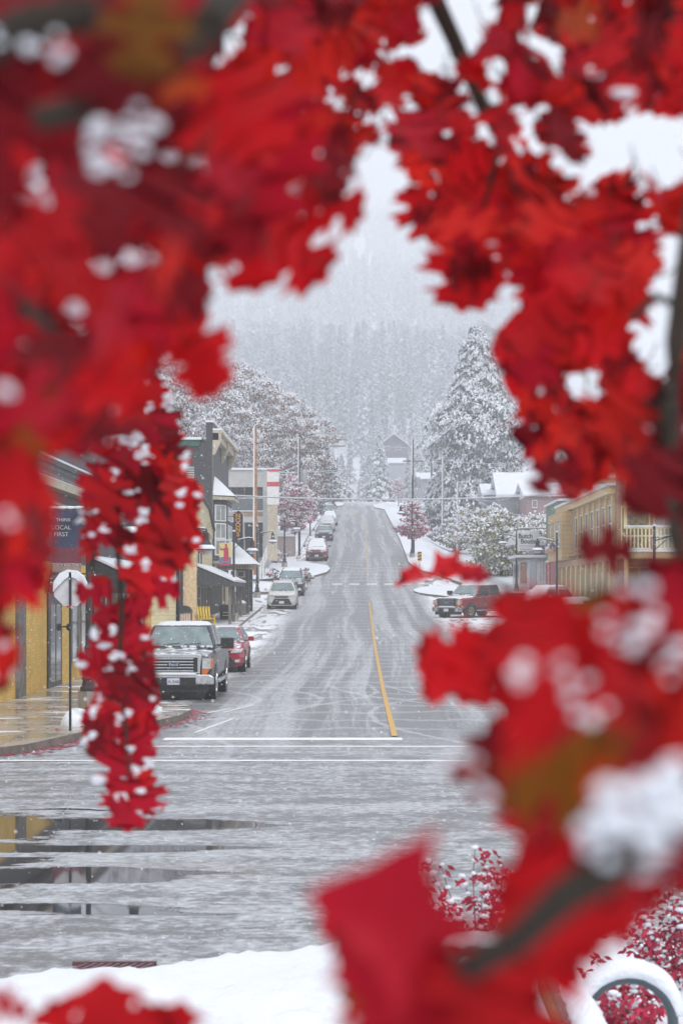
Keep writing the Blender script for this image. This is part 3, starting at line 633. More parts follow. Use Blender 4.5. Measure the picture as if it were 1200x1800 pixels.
wire(P(412, 871, 122), P(986, 868, 141), .32, .055, 'thick snow coated cable crossing the whole street in front of the hill')
wire(P(300, 835, 165), P(726, 818, 225), .2, .03, 'thin cable from the grey building roof to the tall right pole')
wire(P(449, 822, 136), P(526, 815, 172), .5, .025, 'cable between the orange wooden pole and the transformer pole')
wire(P(526, 800, 172), P(449, 785, 136), 1.0, .02, 'slack cable hanging behind the orange wooden pole')
wire(P(575, 763, 290), P(930, 752, 300), .5, .03, 'highest far cable passing in front of the fir')
wire(P(575, 776, 290), P(925, 790, 300), .5, .03, 'second far cable just above the gabled house')
wire(P(576, 786, 290), P(725, 790, 225), .4, .025, 'far cable running to the top of the tall right pole')
wire(P(758, 800, 260), P(778, 812, 215), .3, .03, 'short cable between the two slim right poles')
wire(P(778, 815, 215), P(804, 852, 195), .5, .03, 'short drooping cable down to the pole by the red pickup')
wire(P(758, 812, 260), P(905, 872, 190), 2.2, .03, 'sagging white cable curving down to the snowy roofs')
wire(P(778, 808, 215), P(1000, 800, 190), .6, .03, 'cable from the middle pole toward the yellow building roof')
wire(P(804, 855, 195), P(960, 905, 170), 1.0, .025, 'low cable crossing the white roofs to the boutique')

# ------------------------------------------------------------------ stop sign (seen from behind) and small street things
p, s = hit(124, 1285, .15); st = empty('stop_sign', p, 0, 'stop sign seen from behind with snow stuck on its upper half', 'road sign')
b = MB(); b.box(-.022, .022, -.03, .014, -.1, 2.92); b.build('post', GREYWOOD if False else BLACK, st)
def octo(r, cz): return [(r*math.cos(R(22.5+45*k)), 0, cz+r*math.sin(R(22.5+45*k))) for k in range(8)]
b = MB(); b.poly([(x, .02, z) for x, _, z in octo(.325, 2.60)], (0, .006, 0)); pl = b.build('sign_plate', M('bare_aluminium', (.60, .60, .62), .45, .2, scale=4), st)
b = MB(); b.poly([(x, .03, z) for x, _, z in octo(.322, 2.60)], (0, .003, 0)); b.build('sign_face', REDP, pl)
pts = [(.3, 2.62), (.32, 2.72), (.25, 2.86), (.13, 2.95), (-.05, 2.97), (-.2, 2.9), (-.31, 2.74), (-.32, 2.55), (-.22, 2.66), (-.1, 2.78), (-.03, 2.83), (.1, 2.8), (.2, 2.7)]
b = MB(); b.poly([(x, -.03, z) for x, z in pts], (0, .045, 0)); b.build('snow_crust', SNOW, st, bevel=.012)
b = MB(); b.box(-.07, .07, -.035, .03, 2.27, 2.30); b.build('bracket', REDP, st)
# yellow hazard marker on the island tip
p, s = hit(737, 1003, .1); hz = empty('hazard_marker', p, 0, 'yellow and black hazard marker standing on the right snowy kerb tip', 'road marker')
b = MB(); b.box(-.03, .03, -.02, .02, -.1, 1.3); b.build('post', STEEL, hz)
b = MB(); b.box(-.16, .16, -.03, -.02, .75, 1.5); pl = b.build('marker_plate', M('marker_yellow', (.62, .32, .02), .5), hz)
b = MB()
for k in range(3): b.poly([(-.16, -.034, .80+.25*k), (.16, -.034, .90+.25*k), (.16, -.034, 1.0+.25*k), (-.16, -.034, .90+.25*k)], (0, .003, 0))
b.build('stripe', INK, pl)
# yellow slatted chair sculpture, bin, sandwich board, stone bollard
YW = M('yellow_wood', (.62, .42, .03), .6, speck=.2)
p = Vector(gp(-7.85, 101.5)); p.z += .15; ch = empty('yellow_chair', p, R(25), 'bright yellow slatted chair outside the cream fronted shop', 'chair')
b = MB(); 
for k in range(5): b.obox((-.3+.15*k, .25, .62), (1,0,0), (0,.3,1), (0,1,-.3), .05, .36, .015)
b.build('backrest', YW, ch)
b = MB()
for k in range(5): b.obox((0, -.3+.13*k, .36-.02*k), (0,1,0), (1,0,0), (0,0,1), .05, .34, .014)
b.build('seat', YW, ch)
for sx in (-1, 1):
    b = MB(); b.obox((sx*.38, -.05, .52), (0,1,0), (1,0,0), (0,0,1), .4, .06, .014); b.build('armrest', YW, ch)
    b = MB(); b.obox((sx*.36, -.33, .25), (1,0,0), (0,1,0), (0,0,1), .03, .04, .26); b.build('leg', YW, ch)
    b = MB(); b.obox((sx*.36, .2, .22), (1,0,0), (0,1,.5), (0,-.5,1), .03, .25, .04); b.build('leg', YW, ch)
p = Vector(gp(-8.75, 99.5)); p.z += .15; bi = empty('litter_bin', p, 0, 'litter bin with pale wooden slats and a black domed hood by the cream wall', 'litter bin')
b = MB()
for k in range(6): b.box(-.36+.12*k, -.26+.12*k, -.34, -.31, .05, .68)
b.build('slats', M('pale_slats', (.5, .38, .28), .7), bi)
b = MB(); b.box(-.37, .37, -.30, .32, 0, .70); b.build('casing', BLACK, bi)
b = MB(); b.loft([[(.4*math.cos(math.pi*k/10), y, .72+.38*math.sin(math.pi*k/10)) for k in range(11)] for y in (-.34, .34)]); b.build('hood', BLACK, bi)
p = Vector(gp(-7.25, 108)); p.z += .15; sb = empty('sandwich_board', p, R(10), 'dark sandwich board with faint white writing beyond the yellow chair', 'sign board')
b = MB(); b.obox((0, -.12, .4), (1,0,0), (0,1,.2), (0,-.2,1), .32, .015, .42); b.build('front_board', INK, sb); b = MB(); b.obox((0, .12, .4), (1,0,0), (0,1,-.2), (0,.2,1), .32, .015, .42); b.build('rear_board', INK, sb)
b = MB()
for k in range(3): b.obox((0, -.145+.03*(k-1)*1.2, .4+.16*(k-1)), (1,0,0), (0,1,.2), (0,-.2,1), .2-.03*k, .004, .02)
b.build('chalk_marks', WINK, sb)
p = Vector(gp(-6.75, 114)); p.z += .15; bo = empty('stone_bollard', p, 0, 'short stone bollard with a snow cap beside the dark porch pillar', 'bollard')
b = MB(); b.box(-.22, .22, -.22, .22, 0, .68); b.build('shaft', GREYWOOD, bo, bevel=.03); b = MB(); b.blob((0, 0, .70), .25, .25, .14, 0, .05, 12, 8); b.build('snow_cap', SNOW, bo, smooth=True)
# ------------------------------------------------------------------ buildings
def bld(name, x, y, label, cat='building', z=None):
    return empty(name, (x, y, float(g(x, y)) if z is None else z), 0, label, cat)
def bp(mb, name, mats, root, **k):
    o = mb.build(name, mats, root, **k); o.location = -Vector(root.location) if root.parent is None else -Vector(root.parent.location)*0; return o
def sub(mb, name, mats, part, **k):      # sub-part of a part that already sits in world offset
    return mb.build(name, mats, part, **k)
INT = M('dark_interior', (.02, .02, .022), .5); PALEGL = M('pale_window_glass', (.32, .35, .36), .12, var=.35, scale=.8, bump=.02); DKGL = M('dark_window_glass', (.05, .06, .065), .08, var=.5, scale=.8, bump=.02)
def win(root, ax, pl, a0, a1, z0, z1, d, fm=WHITEP, gm=DKGL, nx=1, nz=2, fw=.07, name='window', sill=True):
    """ax 'x': wall plane x=pl facing d (+1/-1), window spans y a0..a1;  ax 'y': wall plane y=pl, spans x"""
    def bx(b, a, c, e, f, p0, p1, mi=0):
        lo, hi = sorted((pl+d*p0, pl+d*p1))
        (b.box(lo, hi, a, c, e, f, mi) if ax == 'x' else b.box(a, c, lo, hi, e, f, mi))
    b = MB(); bx(b, a0-fw, a1+fw, z1, z1+fw, -.02, .07); bx(b, a0-fw, a1+fw, z0-fw, z0, -.02, .07); bx(b, a0-fw, a0, z0, z1, -.02, .06); bx(b, a1, a1+fw, z0, z1, -.02, .06)
    for i in range(1, nx): a = a0+(a1-a0)*i/nx; bx(b, a-.025, a+.025, z0, z1, -.02, .045)
    for i in range(1, nz): e = z0+(z1-z0)*i/nz; bx(b, a0, a1, e-.025, e+.025, -.02, .047)
    w = bp(b, name, fm, root); b = MB(); bx(b, a0, a1, z0, z1, -.05, .02); sub(b, 'pane', gm, w)
    if sill: b = MB(); bx(b, a0-fw-.03, a1+fw+.03, z0-fw+.005, z0-fw+.075, .072, .14); sub(b, 'sill_snow', SNOW, w)
    return w
WX = -8.35
# A: yellow brick block with dark cornice bands
YB = brick('yellow_brick', (.74, .47, .09), (.60, .40, .11)); DKSH = siding('dark_shingle', (.045, .046, .052), .16, var=.3, scale=5, speck=.35); DKBAND = siding('slate_band', (.17, .17, .17), .1, var=.25, scale=4, speck=.3)
BEIGE = M('beige_trim', (.48, .42, .32), .6, speck=.2); GREYB = M('grey_metal_band', (.22, .22, .23), .5, scale=3, speck=.3)
A = bld('brick_shop', WX-4, 60, 'yellow brick corner shop with black pilasters under stepped dark cornices', z=.15)
b = MB(); b.box(-22, WX, 41, 80, -.2, 3.55); bp(b, 'brick_wall', YB, A)
b = MB(); b.box(-22, WX-.03, 41.03, 79.97, 3.55, 6.15); bp(b, 'upper_wall', DKSH, A)
b = MB(); b.box(WX-.05, WX+.30, 41, 80, 5.50, 5.72); bp(b, 'cornice', BEIGE, A)
b = MB()
for k in range(150): y = 41.1+.26*k; b.box(WX-.02, WX+.2, y, y+.13, 5.73, 5.88); b.box(WX-.02, WX+.12, y, y+.13, 6.02, 6.15)
bp(b, 'dentils', DKBAND, A)
b = MB(); b.box(WX-.02, WX+.10, 41, 80, 5.88, 6.02); b.box(WX-.03, WX+.16, 41, 80, 6.15, 6.3); bp(b, 'parapet', DKSH, A)
b = MB(); b.box(WX-.3, WX+.17, 41, 80, 6.3, 6.36); b.box(WX, WX+.31, 41, 80, 5.72, 5.735); bp(b, 'ledge_snow', SNOW, A)
b = MB(); b.box(WX-.02, WX+.24, 41, 80, 4.72, 5.05); b.box(WX-.02, WX+.30, 41, 80, 5.05, 5.12); bp(b, 'sign_band', GREYB, A)
b = MB()
for k in (4.80, 4.92): b.box(WX+.24, WX+.27, 41, 80, k, k+.04)
bp(b, 'band_groove', INK, A)
for y in (48.9, 62.6, 66.9, 73.0):
    b = MB(); b.box(WX-.05, WX+.09, y-.55, y+.5, -.1, 3.5); bp(b, 'pilaster', GREYWOOD if y < 50 else BLACK, A)
b = MB(); b.box(WX-.05, WX+.05, 53.2, 55.6, -.1, 2.7); dr = bp(b, 'shop_door', BLACK, A); b = MB(); b.box(WX+.05, WX+.06, 53.5, 54.3, .3, 2.4); b.box(WX+.05, WX+.06, 54.5, 55.3, .3, 2.4); sub(b, 'pane', DKGL, dr); b = MB(); b.blob((WX+.2, 55.9, 1.75), .09, .09, .11, 0, 0); b.box(WX+.02, WX+.16, 55.86, 55.94, 1.74, 1.78); sub(b, 'wall_lamp', BLACK, dr)
# arched opening over the door, hung with needles of a garland
b = MB(); b.poly([(WX+.07, 54.4+1.45*math.cos(math.pi*k/12), 2.72+.75*math.sin(math.pi*k/12)) for k in range(13)], (.06, 0, 0)); ar = bp(b, 'arched_fanlight', BLACK, A)
b = MB()
for k in range(34):
    t = math.pi*random.uniform(.0, 1); y = 54.4+1.5*math.cos(t); z = 2.72+.8*math.sin(t); b.blob((WX+.16, y, z), .05, .09, .09, 0, .3, 6, 4)
sub(b, 'garland', M('garland_needles', (.03, .035, .03), .8, snow=.4, speck=.4), ar)
for (a0, a1) in ((57.6, 58.9), (59.5, 60.9), (63.6, 64.8), (65, 66), (69, 71), (74.5, 77)): win(A, 'x', WX, a0, a1, .8, 2.9, 1, GREYWOOD, PALEGL, 1, 2)
# awning with snow on it
b = MB(); b.poly([(WX, 62.2, 3.75), (WX+1.55, 62.2, 3.05), (WX+1.55, 62.2, 2.7), (WX, 62.2, 2.7)], (0, 10, 0)); aw = bp(b, 'awning', BLACK, A)
for y0_, y1_ in ((62.3, 66.9), (67.2, 72.1)):
    b = MB(); b.poly([(WX+.02, y0_, 3.78), (WX+1.56, y0_, 3.08), (WX+1.58, y0_, 3.15), (WX+.04, y0_, 3.90)], (0, y1_-y0_, 0)); sub(b, 'awning_snow', SNOW, aw, bevel=.02)
# planter at the foot of the wall
# B: cream sided shop with its blank side wall facing down the street
zB = float(g(-9, 102))
B = bld('cream_shop', -12, 104, 'cream clapboard shop with a dark stepped gable front and a street canopy on posts', z=zB)
b = MB(); b.box(-24, WX, 101.8, 112.9, zB-.3, zB+5.6); bp(b, 'wall', CREAM, B)
b = MB(); b.poly([(WX-.4, 101.8, zB+5.6), (WX-.4, 101.8, zB+6.3), (WX-.4, 104.5, zB+6.75), (WX-.4, 109.5, zB+6.4), (WX-.4, 112.9, zB+5.3), (WX-.4, 112.9, zB+4.9)], (.44, 0, 0)); bp(b, 'front_gable', CREAM, B)
b = MB(); b.poly([(WX-.5, 101.6, zB+6.3), (WX-.5, 104.5, zB+6.77), (WX-.5, 109.5, zB+6.42), (WX-.5, 113.0, zB+5.3), (WX-.5, 113.0, zB+5.45), (WX-.5, 109.5, zB+6.6), (WX-.5, 104.5, zB+6.95), (WX-.5, 101.6, zB+6.48)], (.68, 0, 0)); cp = bp(b, 'gable_coping', DKSH, B)
b = MB(); b.box(WX-.5, WX+.12, 101.7, 104.2, zB+6.9, zB+6.98); b.box(-24, WX-.5, 101.7, 112.8, zB+5.6, zB+5.75); bp(b, 'roof_snow', SNOW, B)
b = MB(); b.box(WX, WX+.05, 102.6, 110.5, zB+4.3, zB+5.1); bp(b, 'sign_panel', M('rust_panel', (.25, .12, .10), .7), B)
win(B, 'x', WX, 103, 104.8, zB+3.0, zB+3.9, 1, BLACK, PALEGL, 1, 1); 
b = MB(); b.box(WX-.8, WX+.03, 101.66, 101.82, zB-.2, zB+5.9); bp(b, 'corner_board', M('warm_cream', (.62, .45, .25), .6, speck=.2), B)
b = MB(); b.box(-9.15, -9.0, 101.55, 101.75, zB-.2, zB+5.5); bp(b, 'downpipe', BLACK, B)
b = MB(); b.poly([(WX, 102.2, zB+3.15), (WX+1.9, 102.2, zB+2.35), (WX+1.9, 102.2, zB+2.15), (WX, 102.2, zB+2.15)], (0, 9.8, 0)); cn = bp(b, 'canopy', DKSH, B)
b = MB(); b.poly([(WX+.02, 102.1, zB+3.18), (WX+1.95, 102.1, zB+2.37), (WX+1.97, 102.1, zB+2.47), (WX+.02, 102.1, zB+3.32)], (0, 10, 0)); sub(b, 'canopy_snow', SNOW, cn)
for y in (102.5, 105.5, 108.5, 111.6): b = MB(); b.box(WX+1.6, WX+1.75, y, y+.15, zB-.2, zB+2.2); bp(b, 'canopy_post', GREYWOOD, B)
b = MB(); b.box(WX-.02, WX+.03, 102.6, 112.5, zB-.1, zB+2.1); bp(b, 'shopfront', INT, B)
for y in (104, 106, 108, 110): b = MB(); b.box(WX+.02, WX+.08, y, y+.14, zB, zB+2.15); bp(b, 'mullion', BEIGE, B)
win(B, 'y', 101.8, -13.2, -12.0, zB+3.2, zB+4.4, -1, WHITEP, DKGL, 2, 2)
# C: tall dark shingled house with bracketed false front and bay window
zC = float(g(-9, 114)); C_ = bld('shingled_house', -13, 119, 'tall black shingled building with a cream bracketed cornice, louvred vent and bay window', z=zC)
GT = siding('green_fascia', (.02, .10, .07), .2)
b = MB(); b.box(-25, WX, 113, 127, zC-.4, 11.35); bp(b, 'wall', DKSH, C_)
b = MB(); b.box(-25, WX-.7, 112.85, 113.05, 11.1, 11.45); bp(b, 'fascia', GT, C_); b = MB(); b.box(-25, WX-.6, 112.75, 127, 11.46, 11.6); bp(b, 'roof_snow', SNOW, C_)
b = MB(); b.box(WX-.35, WX+.02, 112.97, 127.03, 11.35, 12.45); bp(b, 'false_front', DKSH, C_)
b = MB(); b.box(WX-.4, WX+.12, 112.9, 127.2, 12.45, 12.56); b.box(WX+.03, WX+.55, 112.9, 127.3, 12.0, 12.1); bp(b, 'snow_cap', SNOW, C_)
b = MB(); b.box(WX+.02, WX+.55, 112.92, 127.25, 11.85, 12.0); b.box(WX+.02, WX+.35, 112.95, 127.2, 11.45, 11.85); bp(b, 'cornice', BEIGE, C_)
for y in (113.1, 120, 126.9): b = MB(); b.poly([(WX+.02, y-.15, 10.6), (WX+.15, y-.15, 10.65), (WX+.5, y-.15, 11.4), (WX+.5, y-.15, 11.84), (WX+.02, y-.15, 11.84)], (0, .3, 0)); bp(b, 'bracket', BEIGE, C_)
b = MB(); b.box(WX-1.55, WX-1.05, 112.93, 112.99, 9.25, 9.95); vt = bp(b, 'vent', INK, C_)
b = MB()
for k in range(7): b.box(WX-1.6, WX-1.02, 112.9, 112.93, 9.28+.1*k, 9.32+.1*k)
sub(b, 'louvre', WHITEP, vt)
b = MB(); b.box(WX-.02, WX+.03, 112.96, 113.06, 4.5, 11.2); bp(b, 'corner_board', GREYWOOD, C_)
# bay: splayed, two storeys
def bay(z0, z1): return [(WX, 113.6, z0), (WX+.75, 114.6, z0), (WX+.75, 118.4, z0), (WX, 119.4, z0)]
b = MB(); b.poly(bay(4.6, 0), (0, 0, 4.1)); by = bp(b, 'bay_window', DKSH, C_)
def bquad(m, name, y0, z0, y1, z1, u0, u1, off=.02, mm=None):
    # rectangle on the splayed face (towards camera): from (WX,113.6) to (WX+.75,114.6)
    d = Vector((.75, 1.0, 0)); n = Vector((1.0, -.75, 0)).normalized()
    a = Vector((WX, 113.6, 0)) + d*u0 + n*off; c = Vector((WX, 113.6, 0)) + d*u1 + n*off
    m.poly([a+Vector((0, 0, z0)), c+Vector((0, 0, z0)), c+Vector((0, 0, z1)), a+Vector((0, 0, z1))], n*-.03)
for z0, z1 in ((6.95, 7.75), (5.0, 6.7)):
    b = MB(); bquad(b, '', 0, z0-.08, 0, z1+.08, .1, .9, .02); fr_ = sub(b, 'frame', WHITEP, by)
    b = MB(); 
    if z1 > 7: bquad(b, '', 0, z0, 0, z1, .2, .48, .035); bquad(b, '', 0, z0, 0, z1, .54, .8, .035)
    else: bquad(b, '', 0, z0, 0, z0+.85, .2, .8, .035); bquad(b, '', 0, z0+.95, 0, z1, .2, .48, .035); bquad(b, '', 0, z0+.95, 0, z1, .54, .8, .035)
    sub(b, 'glazing', PALEGL, by)
for y0_ in (114.9, 116.2, 117.4):
    for z0, z1 in ((6.95, 7.75), (5.0, 6.7)):
        b = MB(); b.box(WX+.75, WX+.79, y0_, y0_+.9, z0, z1); sub(b, 'frame', WHITEP, by); b = MB(); b.box(WX+.79, WX+.80, y0_+.08, y0_+.82, z0+.08, z1-.08); sub(b, 'glazing', PALEGL, by)
b = MB(); b.poly([(WX-.05, 113.2, 8.1), (WX+1.15, 114.3, 8.1), (WX+1.15, 118.7, 8.1), (WX-.05, 119.8, 8.1)], (0, 0, .18)); b.add([(WX-.02,113.3,8.28),(WX+1.1,114.4,8.28),(WX+1.1,118.6,8.28),(WX-.02,119.7,8.28),(WX-.02,114.6,9.35),(WX-.02,118.4,9.35)], [(0,1,4),(1,2,5,4),(2,3,5),(0,4,5,3)]); bp(b, 'bay_roof', [BEIGE], C_)
b = MB(); b.add([(WX,113.2,8.34),(WX+1.2,114.3,8.34),(WX+1.2,118.7,8.34),(WX,119.8,8.34),(WX,114.6,9.5),(WX,118.4,9.5)], [(0,1,4),(1,2,5,4),(2,3,5),(0,4,5,3)]); bp(b, 'bay_snow', SNOW, C_)
b = MB(); b.box(WX-.02, WX+.85, 113.5, 119.5, 4.45, 4.6); bp(b, 'bay_ledge', BEIGE, C_)
win(C_, 'y', 113.0, -8.95, -8.5, zC+2.7, zC+3.9, -1, WHITEP, DKGL, 1, 1); win(C_, 'x', WX, 114.2, 116, 2.9+zC, 4.2, 1, WHITEP, DKGL, 2, 1); win(C_, 'x', WX, 117, 118.8, 2.9+zC, 4.2, 1, WHITEP, DKGL, 2, 1)
# porch: hipped snowy roof on a dark panelled pillar
zP = float(g(-7, 117))+.15
b = MB(); b.box(WX, -6.35, 114.5, 120, zP+2.55, zP+2.75); b.add([(WX,114.2,zP+2.75),(-6.0,114.2,zP+2.75),(-6.0,120.3,zP+2.75),(WX,120.3,zP+2.75),(WX,116,zP+4.0),(-7.4,116.3,zP+4.0),(-7.4,118.5,zP+4.0),(WX,118.7,zP+4.0)], [(0,3,2,1),(0,1,5,4),(1,2,6,5),(2,3,7,6),(4,5,6,7)]); pr = bp(b, 'porch_roof', BEIGE, C_)
b = MB(); b.add([(WX,114.1,zP+2.82),(-5.9,114.1,zP+2.82),(-5.9,120.4,zP+2.82),(WX,120.4,zP+2.82),(WX,116,zP+4.15),(-7.4,116.3,zP+4.15),(-7.4,118.5,zP+4.15),(WX,118.7,zP+4.15)], [(0,3,2,1),(0,1,5,4),(1,2,6,5),(2,3,7,6),(4,5,6,7)]); sub(b, 'roof_snow', SNOW, pr)
b = MB()
for k in range(14): b.box(WX+.1+.15*k, WX+.15+.15*k, 114.3, 114.4, zP+2.55, zP+2.74)
sub(b, 'rafter_tails', GREYWOOD, pr)
b = MB(); b.box(-7.15, -6.4, 115, 115.6, zP-.3, zP+2.55); b.box(-7.0, -6.4, 118.8, 119.4, zP-.3, zP+2.55); bp(b, 'porch_pillar', DKSH, C_)
b = MB(); b.box(-7.1, -6.6, 114.9, 115, zP+2.05, zP+2.45); sp = bp(b, 'shop_lantern', BEIGE, C_); b = MB(); b.box(-7.0, -6.7, 114.88, 114.9, zP+2.12, zP+2.38); sub(b, 'emblem', BLACK, sp)
for x_ in (-8.2, -7.75): b = MB(); b.box(x_, x_+.12, 120, 120.12, zP-.2, zP+2.5); bp(b, 'porch_post', BEIGE, C_)
b = MB(); b.box(WX-.01, WX+.03, 120.5, 126.5, zP, zP+2.4); bp(b, 'shopfront', M('tan_shopfront', (.36, .27, .15), .6, speck=.3), C_)
# hanging sign: vertical board with gold letters
hs = empty('hanging_sign', P(419, 948, 114), 0, 'vertical black signboard with gold letters hanging off the dark building', 'shop sign'); q = F/114
b = MB(); w_, h_2 = 16/q/2*1.05, 50/q
b.poly([(-w_, 0, 0), (0, 0, -.08), (w_, 0, 0), (w_, 0, h_2*.9), (w_*.55, 0, h_2*.93), (w_*.2, 0, h_2), (-w_*.2, 0, h_2), (-w_*.55, 0, h_2*.93), (-w_, 0, h_2*.9)], (0, .08, 0)); bd = b.build('board', M('sign_black', (.012, .012, .02), .5), hs)
GOLD = M('gold_letters', (.55, .26, .05), .5); 
for i, ch_ in enumerate('NOONS'): text(ch_, .34, (-.02, -.01, h_2*(.83-.165*i)), (R(90), 0, 0), GOLD, bd, 'letter', .006, 1.1, bold=.012)
b = MB(); b.box(-w_-.02, w_+.02, 0, .09, h_2*.9, h_2*.93); b.box(w_, w_+.03, 0, .09, 0, h_2*.9); b.build('snow_edge', SNOW, hs)
b = MB(); b.tube([(-.6, .04, h_2*.8), (w_, .04, h_2*.8)], .02, 5); b.build('bracket', BLACK, hs)

# D: pale two-storey apartment with recessed balconies, plus tall white sign
zD = float(g(-9, 160)); Dd = bld('balcony_building', -12, 168, 'pale grey two storey building with dark recessed balconies behind the orange pole', z=zD)
PALE = M('pale_stucco', (.46, .46, .45), .7, var=.08, scale=2); D0 = 160.
def px2(x, y): p = P(x, y, D0); return p.x, p.z
xa, _ = px2(370, 0); xb, _ = px2(462, 0); xc, _ = px2(473, 0); _, zt = px2(0, 826); _, z1 = px2(0, 856); _, z2 = px2(0, 898); _, z3 = px2(0, 918); _, z4 = px2(0, 978)
b = MB(); b.box(-24, xb, D0, D0+1.4, z1, zt); b.box(-24, xb, D0, D0+1.4, z3, z2+.05); b.box(xb, xc, D0-.05, D0+14, z4-2, zt-.02); b.box(-24, xc-.01, D0+1.6, D0+13.9, z4-2, zt-.04); bp(b, 'wall', PALE, Dd)
b = MB(); b.box(-24, xc+.1, D0-.15, D0+14, zt, zt+.16); bp(b, 'roof_snow', SNOW, Dd)
for za, zb_ in ((z2, z1), (z4, z3)):
    b = MB(); b.box(-22, xb-.02, D0+1.38, D0+1.6, za-.05, zb_); bp(b, 'glazed_wall', DKGL, Dd)
    b = MB(); 
    for k in range(4): x = xb-.5-1.1*k; b.box(x, x+.1, D0+1.30, D0+1.38, za, zb_)
    bp(b, 'mullion', STEEL, Dd)
b = MB(); b.box(-22, xb-.02, D0-.05, D0-.01, z2+.05, z2+1.0); bp(b, 'balcony_glass', M('balcony_glass', (.13, .15, .17), .15, speck=.3), Dd)
b = MB(); b.box(-22, xb, D0-.07, D0+.01, z2+1.0, z2+1.06); b.box(-22, xb, D0-.08, D0+.0, z2-.05, z2+.03); bp(b, 'handrail', WHITEP, Dd)
b = MB(); b.box(-22, xb, D0-.02, D0, z2-.45, z2-.05); bp(b, 'rusty_fascia', M('rust_stain', (.30, .19, .13), .7), Dd)
pt_ = P(481, 930, 158); ps = empty('pylon_sign', pt_, 0, 'tall white pylon sign board with two red bands beside the pale building', 'sign'); 
def pz(y): return (PY-y)*158/F+CH-pt_.z
b = MB(); b.box(-.52, .42, 0, .5, pz(887), pz(824)); b.build('panel', WHITEP, ps); RB = M('sign_red', (.55, .06, .07), .5)
b = MB(); b.box(-.53, .43, -.01, .51, pz(829), pz(825)); b.box(-.53, .43, -.01, .51, pz(855), pz(847)); b.build('red_band', RB, ps)
b = MB(); b.box(-.5, .3, .05, .45, pz(985), pz(887)); b.build('pier', BEIGE, ps); b = MB(); b.box(-.55, .45, -.02, .52, pz(824), pz(822.5)); b.build('snow_cap', SNOW, ps)
# stair railing and low retaining steps
sr = empty('stair_railing', gp(-8.2, 150), 0, 'white sloping stair railing rising to the pale building', 'railing')
b = MB(); a = P(455, 998, 148)-sr.location; c = P(470, 958, 156)-sr.location
for k in range(5): b.tube([a+Vector((0, 0, -.9+.22*k+.0)), c+Vector((0, 0, -.9+.22*k))], .035, 5)
b.build('rails', WHITEP, sr); b = MB()
for k in range(4): q_ = a.lerp(c, k/3); b.tube([q_+Vector((0, 0, -1.8)), q_+Vector((0, 0, .05))], .04, 5)
b.build('railing_post', STEEL, sr)
rw = bld('retaining_wall', -6, 168, 'low pinkish concrete wall across the snowy verge below the left pink tree', 'wall'); p = P(497, 957, 172)
b = MB(); b.box(P(462, 0, 172).x, P(519, 0, 172).x, 172, 172.4, p.z-1.5, P(0, 943, 172).z); bp(b, 'wall', M('pinkish_concrete', (.34, .28, .28), .7), rw); b = MB(); b.box(P(462, 0, 172).x, P(519, 0, 172).x, 171.9, 172.5, P(0, 943, 172).z, P(0, 941, 172).z); bp(b, 'snow_cap', SNOW, rw)

# ------------------------------------------------------------------ right side
RX = 14.2
OR = siding('ochre_siding', (.55, .36, .15), .3, vert=False, var=.08, scale=2, speck=.15); ORT = M('ochre_trim', (.60, .44, .22), .6, var=.08, speck=.15); TERRA = M('terracotta_panel', (.40, .20, .10), .6, speck=.2)
zO = float(g(RX, 125)); O = bld('ochre_building', RX+4, 120, 'ochre two storey storefront with bay, tall columns and windows on the right', z=zO)
b = MB(); b.box(RX, 30, 111, 141, zO-.6, 8.3); bp(b, 'wall', OR, O)
b = MB(); b.box(RX-.35, 30, 110.9, 141.1, 8.3, 8.75); bp(b, 'cornice', ORT, O); b = MB(); b.box(RX-.45, 30, 110.8, 141.2, 8.75, 8.9); bp(b, 'roof_snow', SNOW, O)
b = MB(); b.box(RX-.25, RX, 111, 141, 4.55, 4.95); b.box(RX-.4, RX, 111, 141, 5.2, 5.3); bp(b, 'string_course', TERRA, O)
for y in (111.3, 114.2, 117.1, 120, 122.9, 125.8, 128.7, 131.6, 134.5, 137.4, 140.4):
    b = MB(); b.box(RX-.28, RX, y-.3, y+.3, zO-.4, 4.54); b.box(RX-.14, RX, y-.22, y+.22, 4.96, 8.29); bp(b, 'column', ORT, O)
for k in range(10):
    y = 111.75+2.9*k
    win(O, 'x', RX, y+.05, y+2.0, zO+.5, 3.9, -1, WHITEP, INT if k % 2 else DKGL, 2, 2, name='shop_window'); win(O, 'x', RX, y+.2, y+1.85, 5.7, 7.7, -1, WHITEP, DKGL, 1, 2, sill=False)
# projecting upper bay with flower boxes at the far end
b = MB(); b.box(RX-.9, RX, 131.5, 140.8, 5.0, 8.2); ob = bp(b, 'upper_bay', OR, O); 
for y in (132, 135, 138): win(O, 'x', RX-.9, y, y+1.9, 5.9, 7.6, -1, ORT, PALEGL, 1, 2)
b = MB(); b.box(RX-1.25, RX-.9, 134, 139.6, 5.55, 5.8); fx = sub(b, 'flower_box', TERRA, ob); 
b = MB()
for k in range(40): b.blob((RX-1.1+random.uniform(-.15, .15), 134+5.6*random.random(), 5.95+random.uniform(-.1, .2)), .12, .16, .12, k % 3, .3, 6, 4)
sub(b, 'plants', [SNOW, M('dark_leaves', (.03, .06, .04), .7), M('purple_flowers', (.15, .04, .15), .6)], ob)
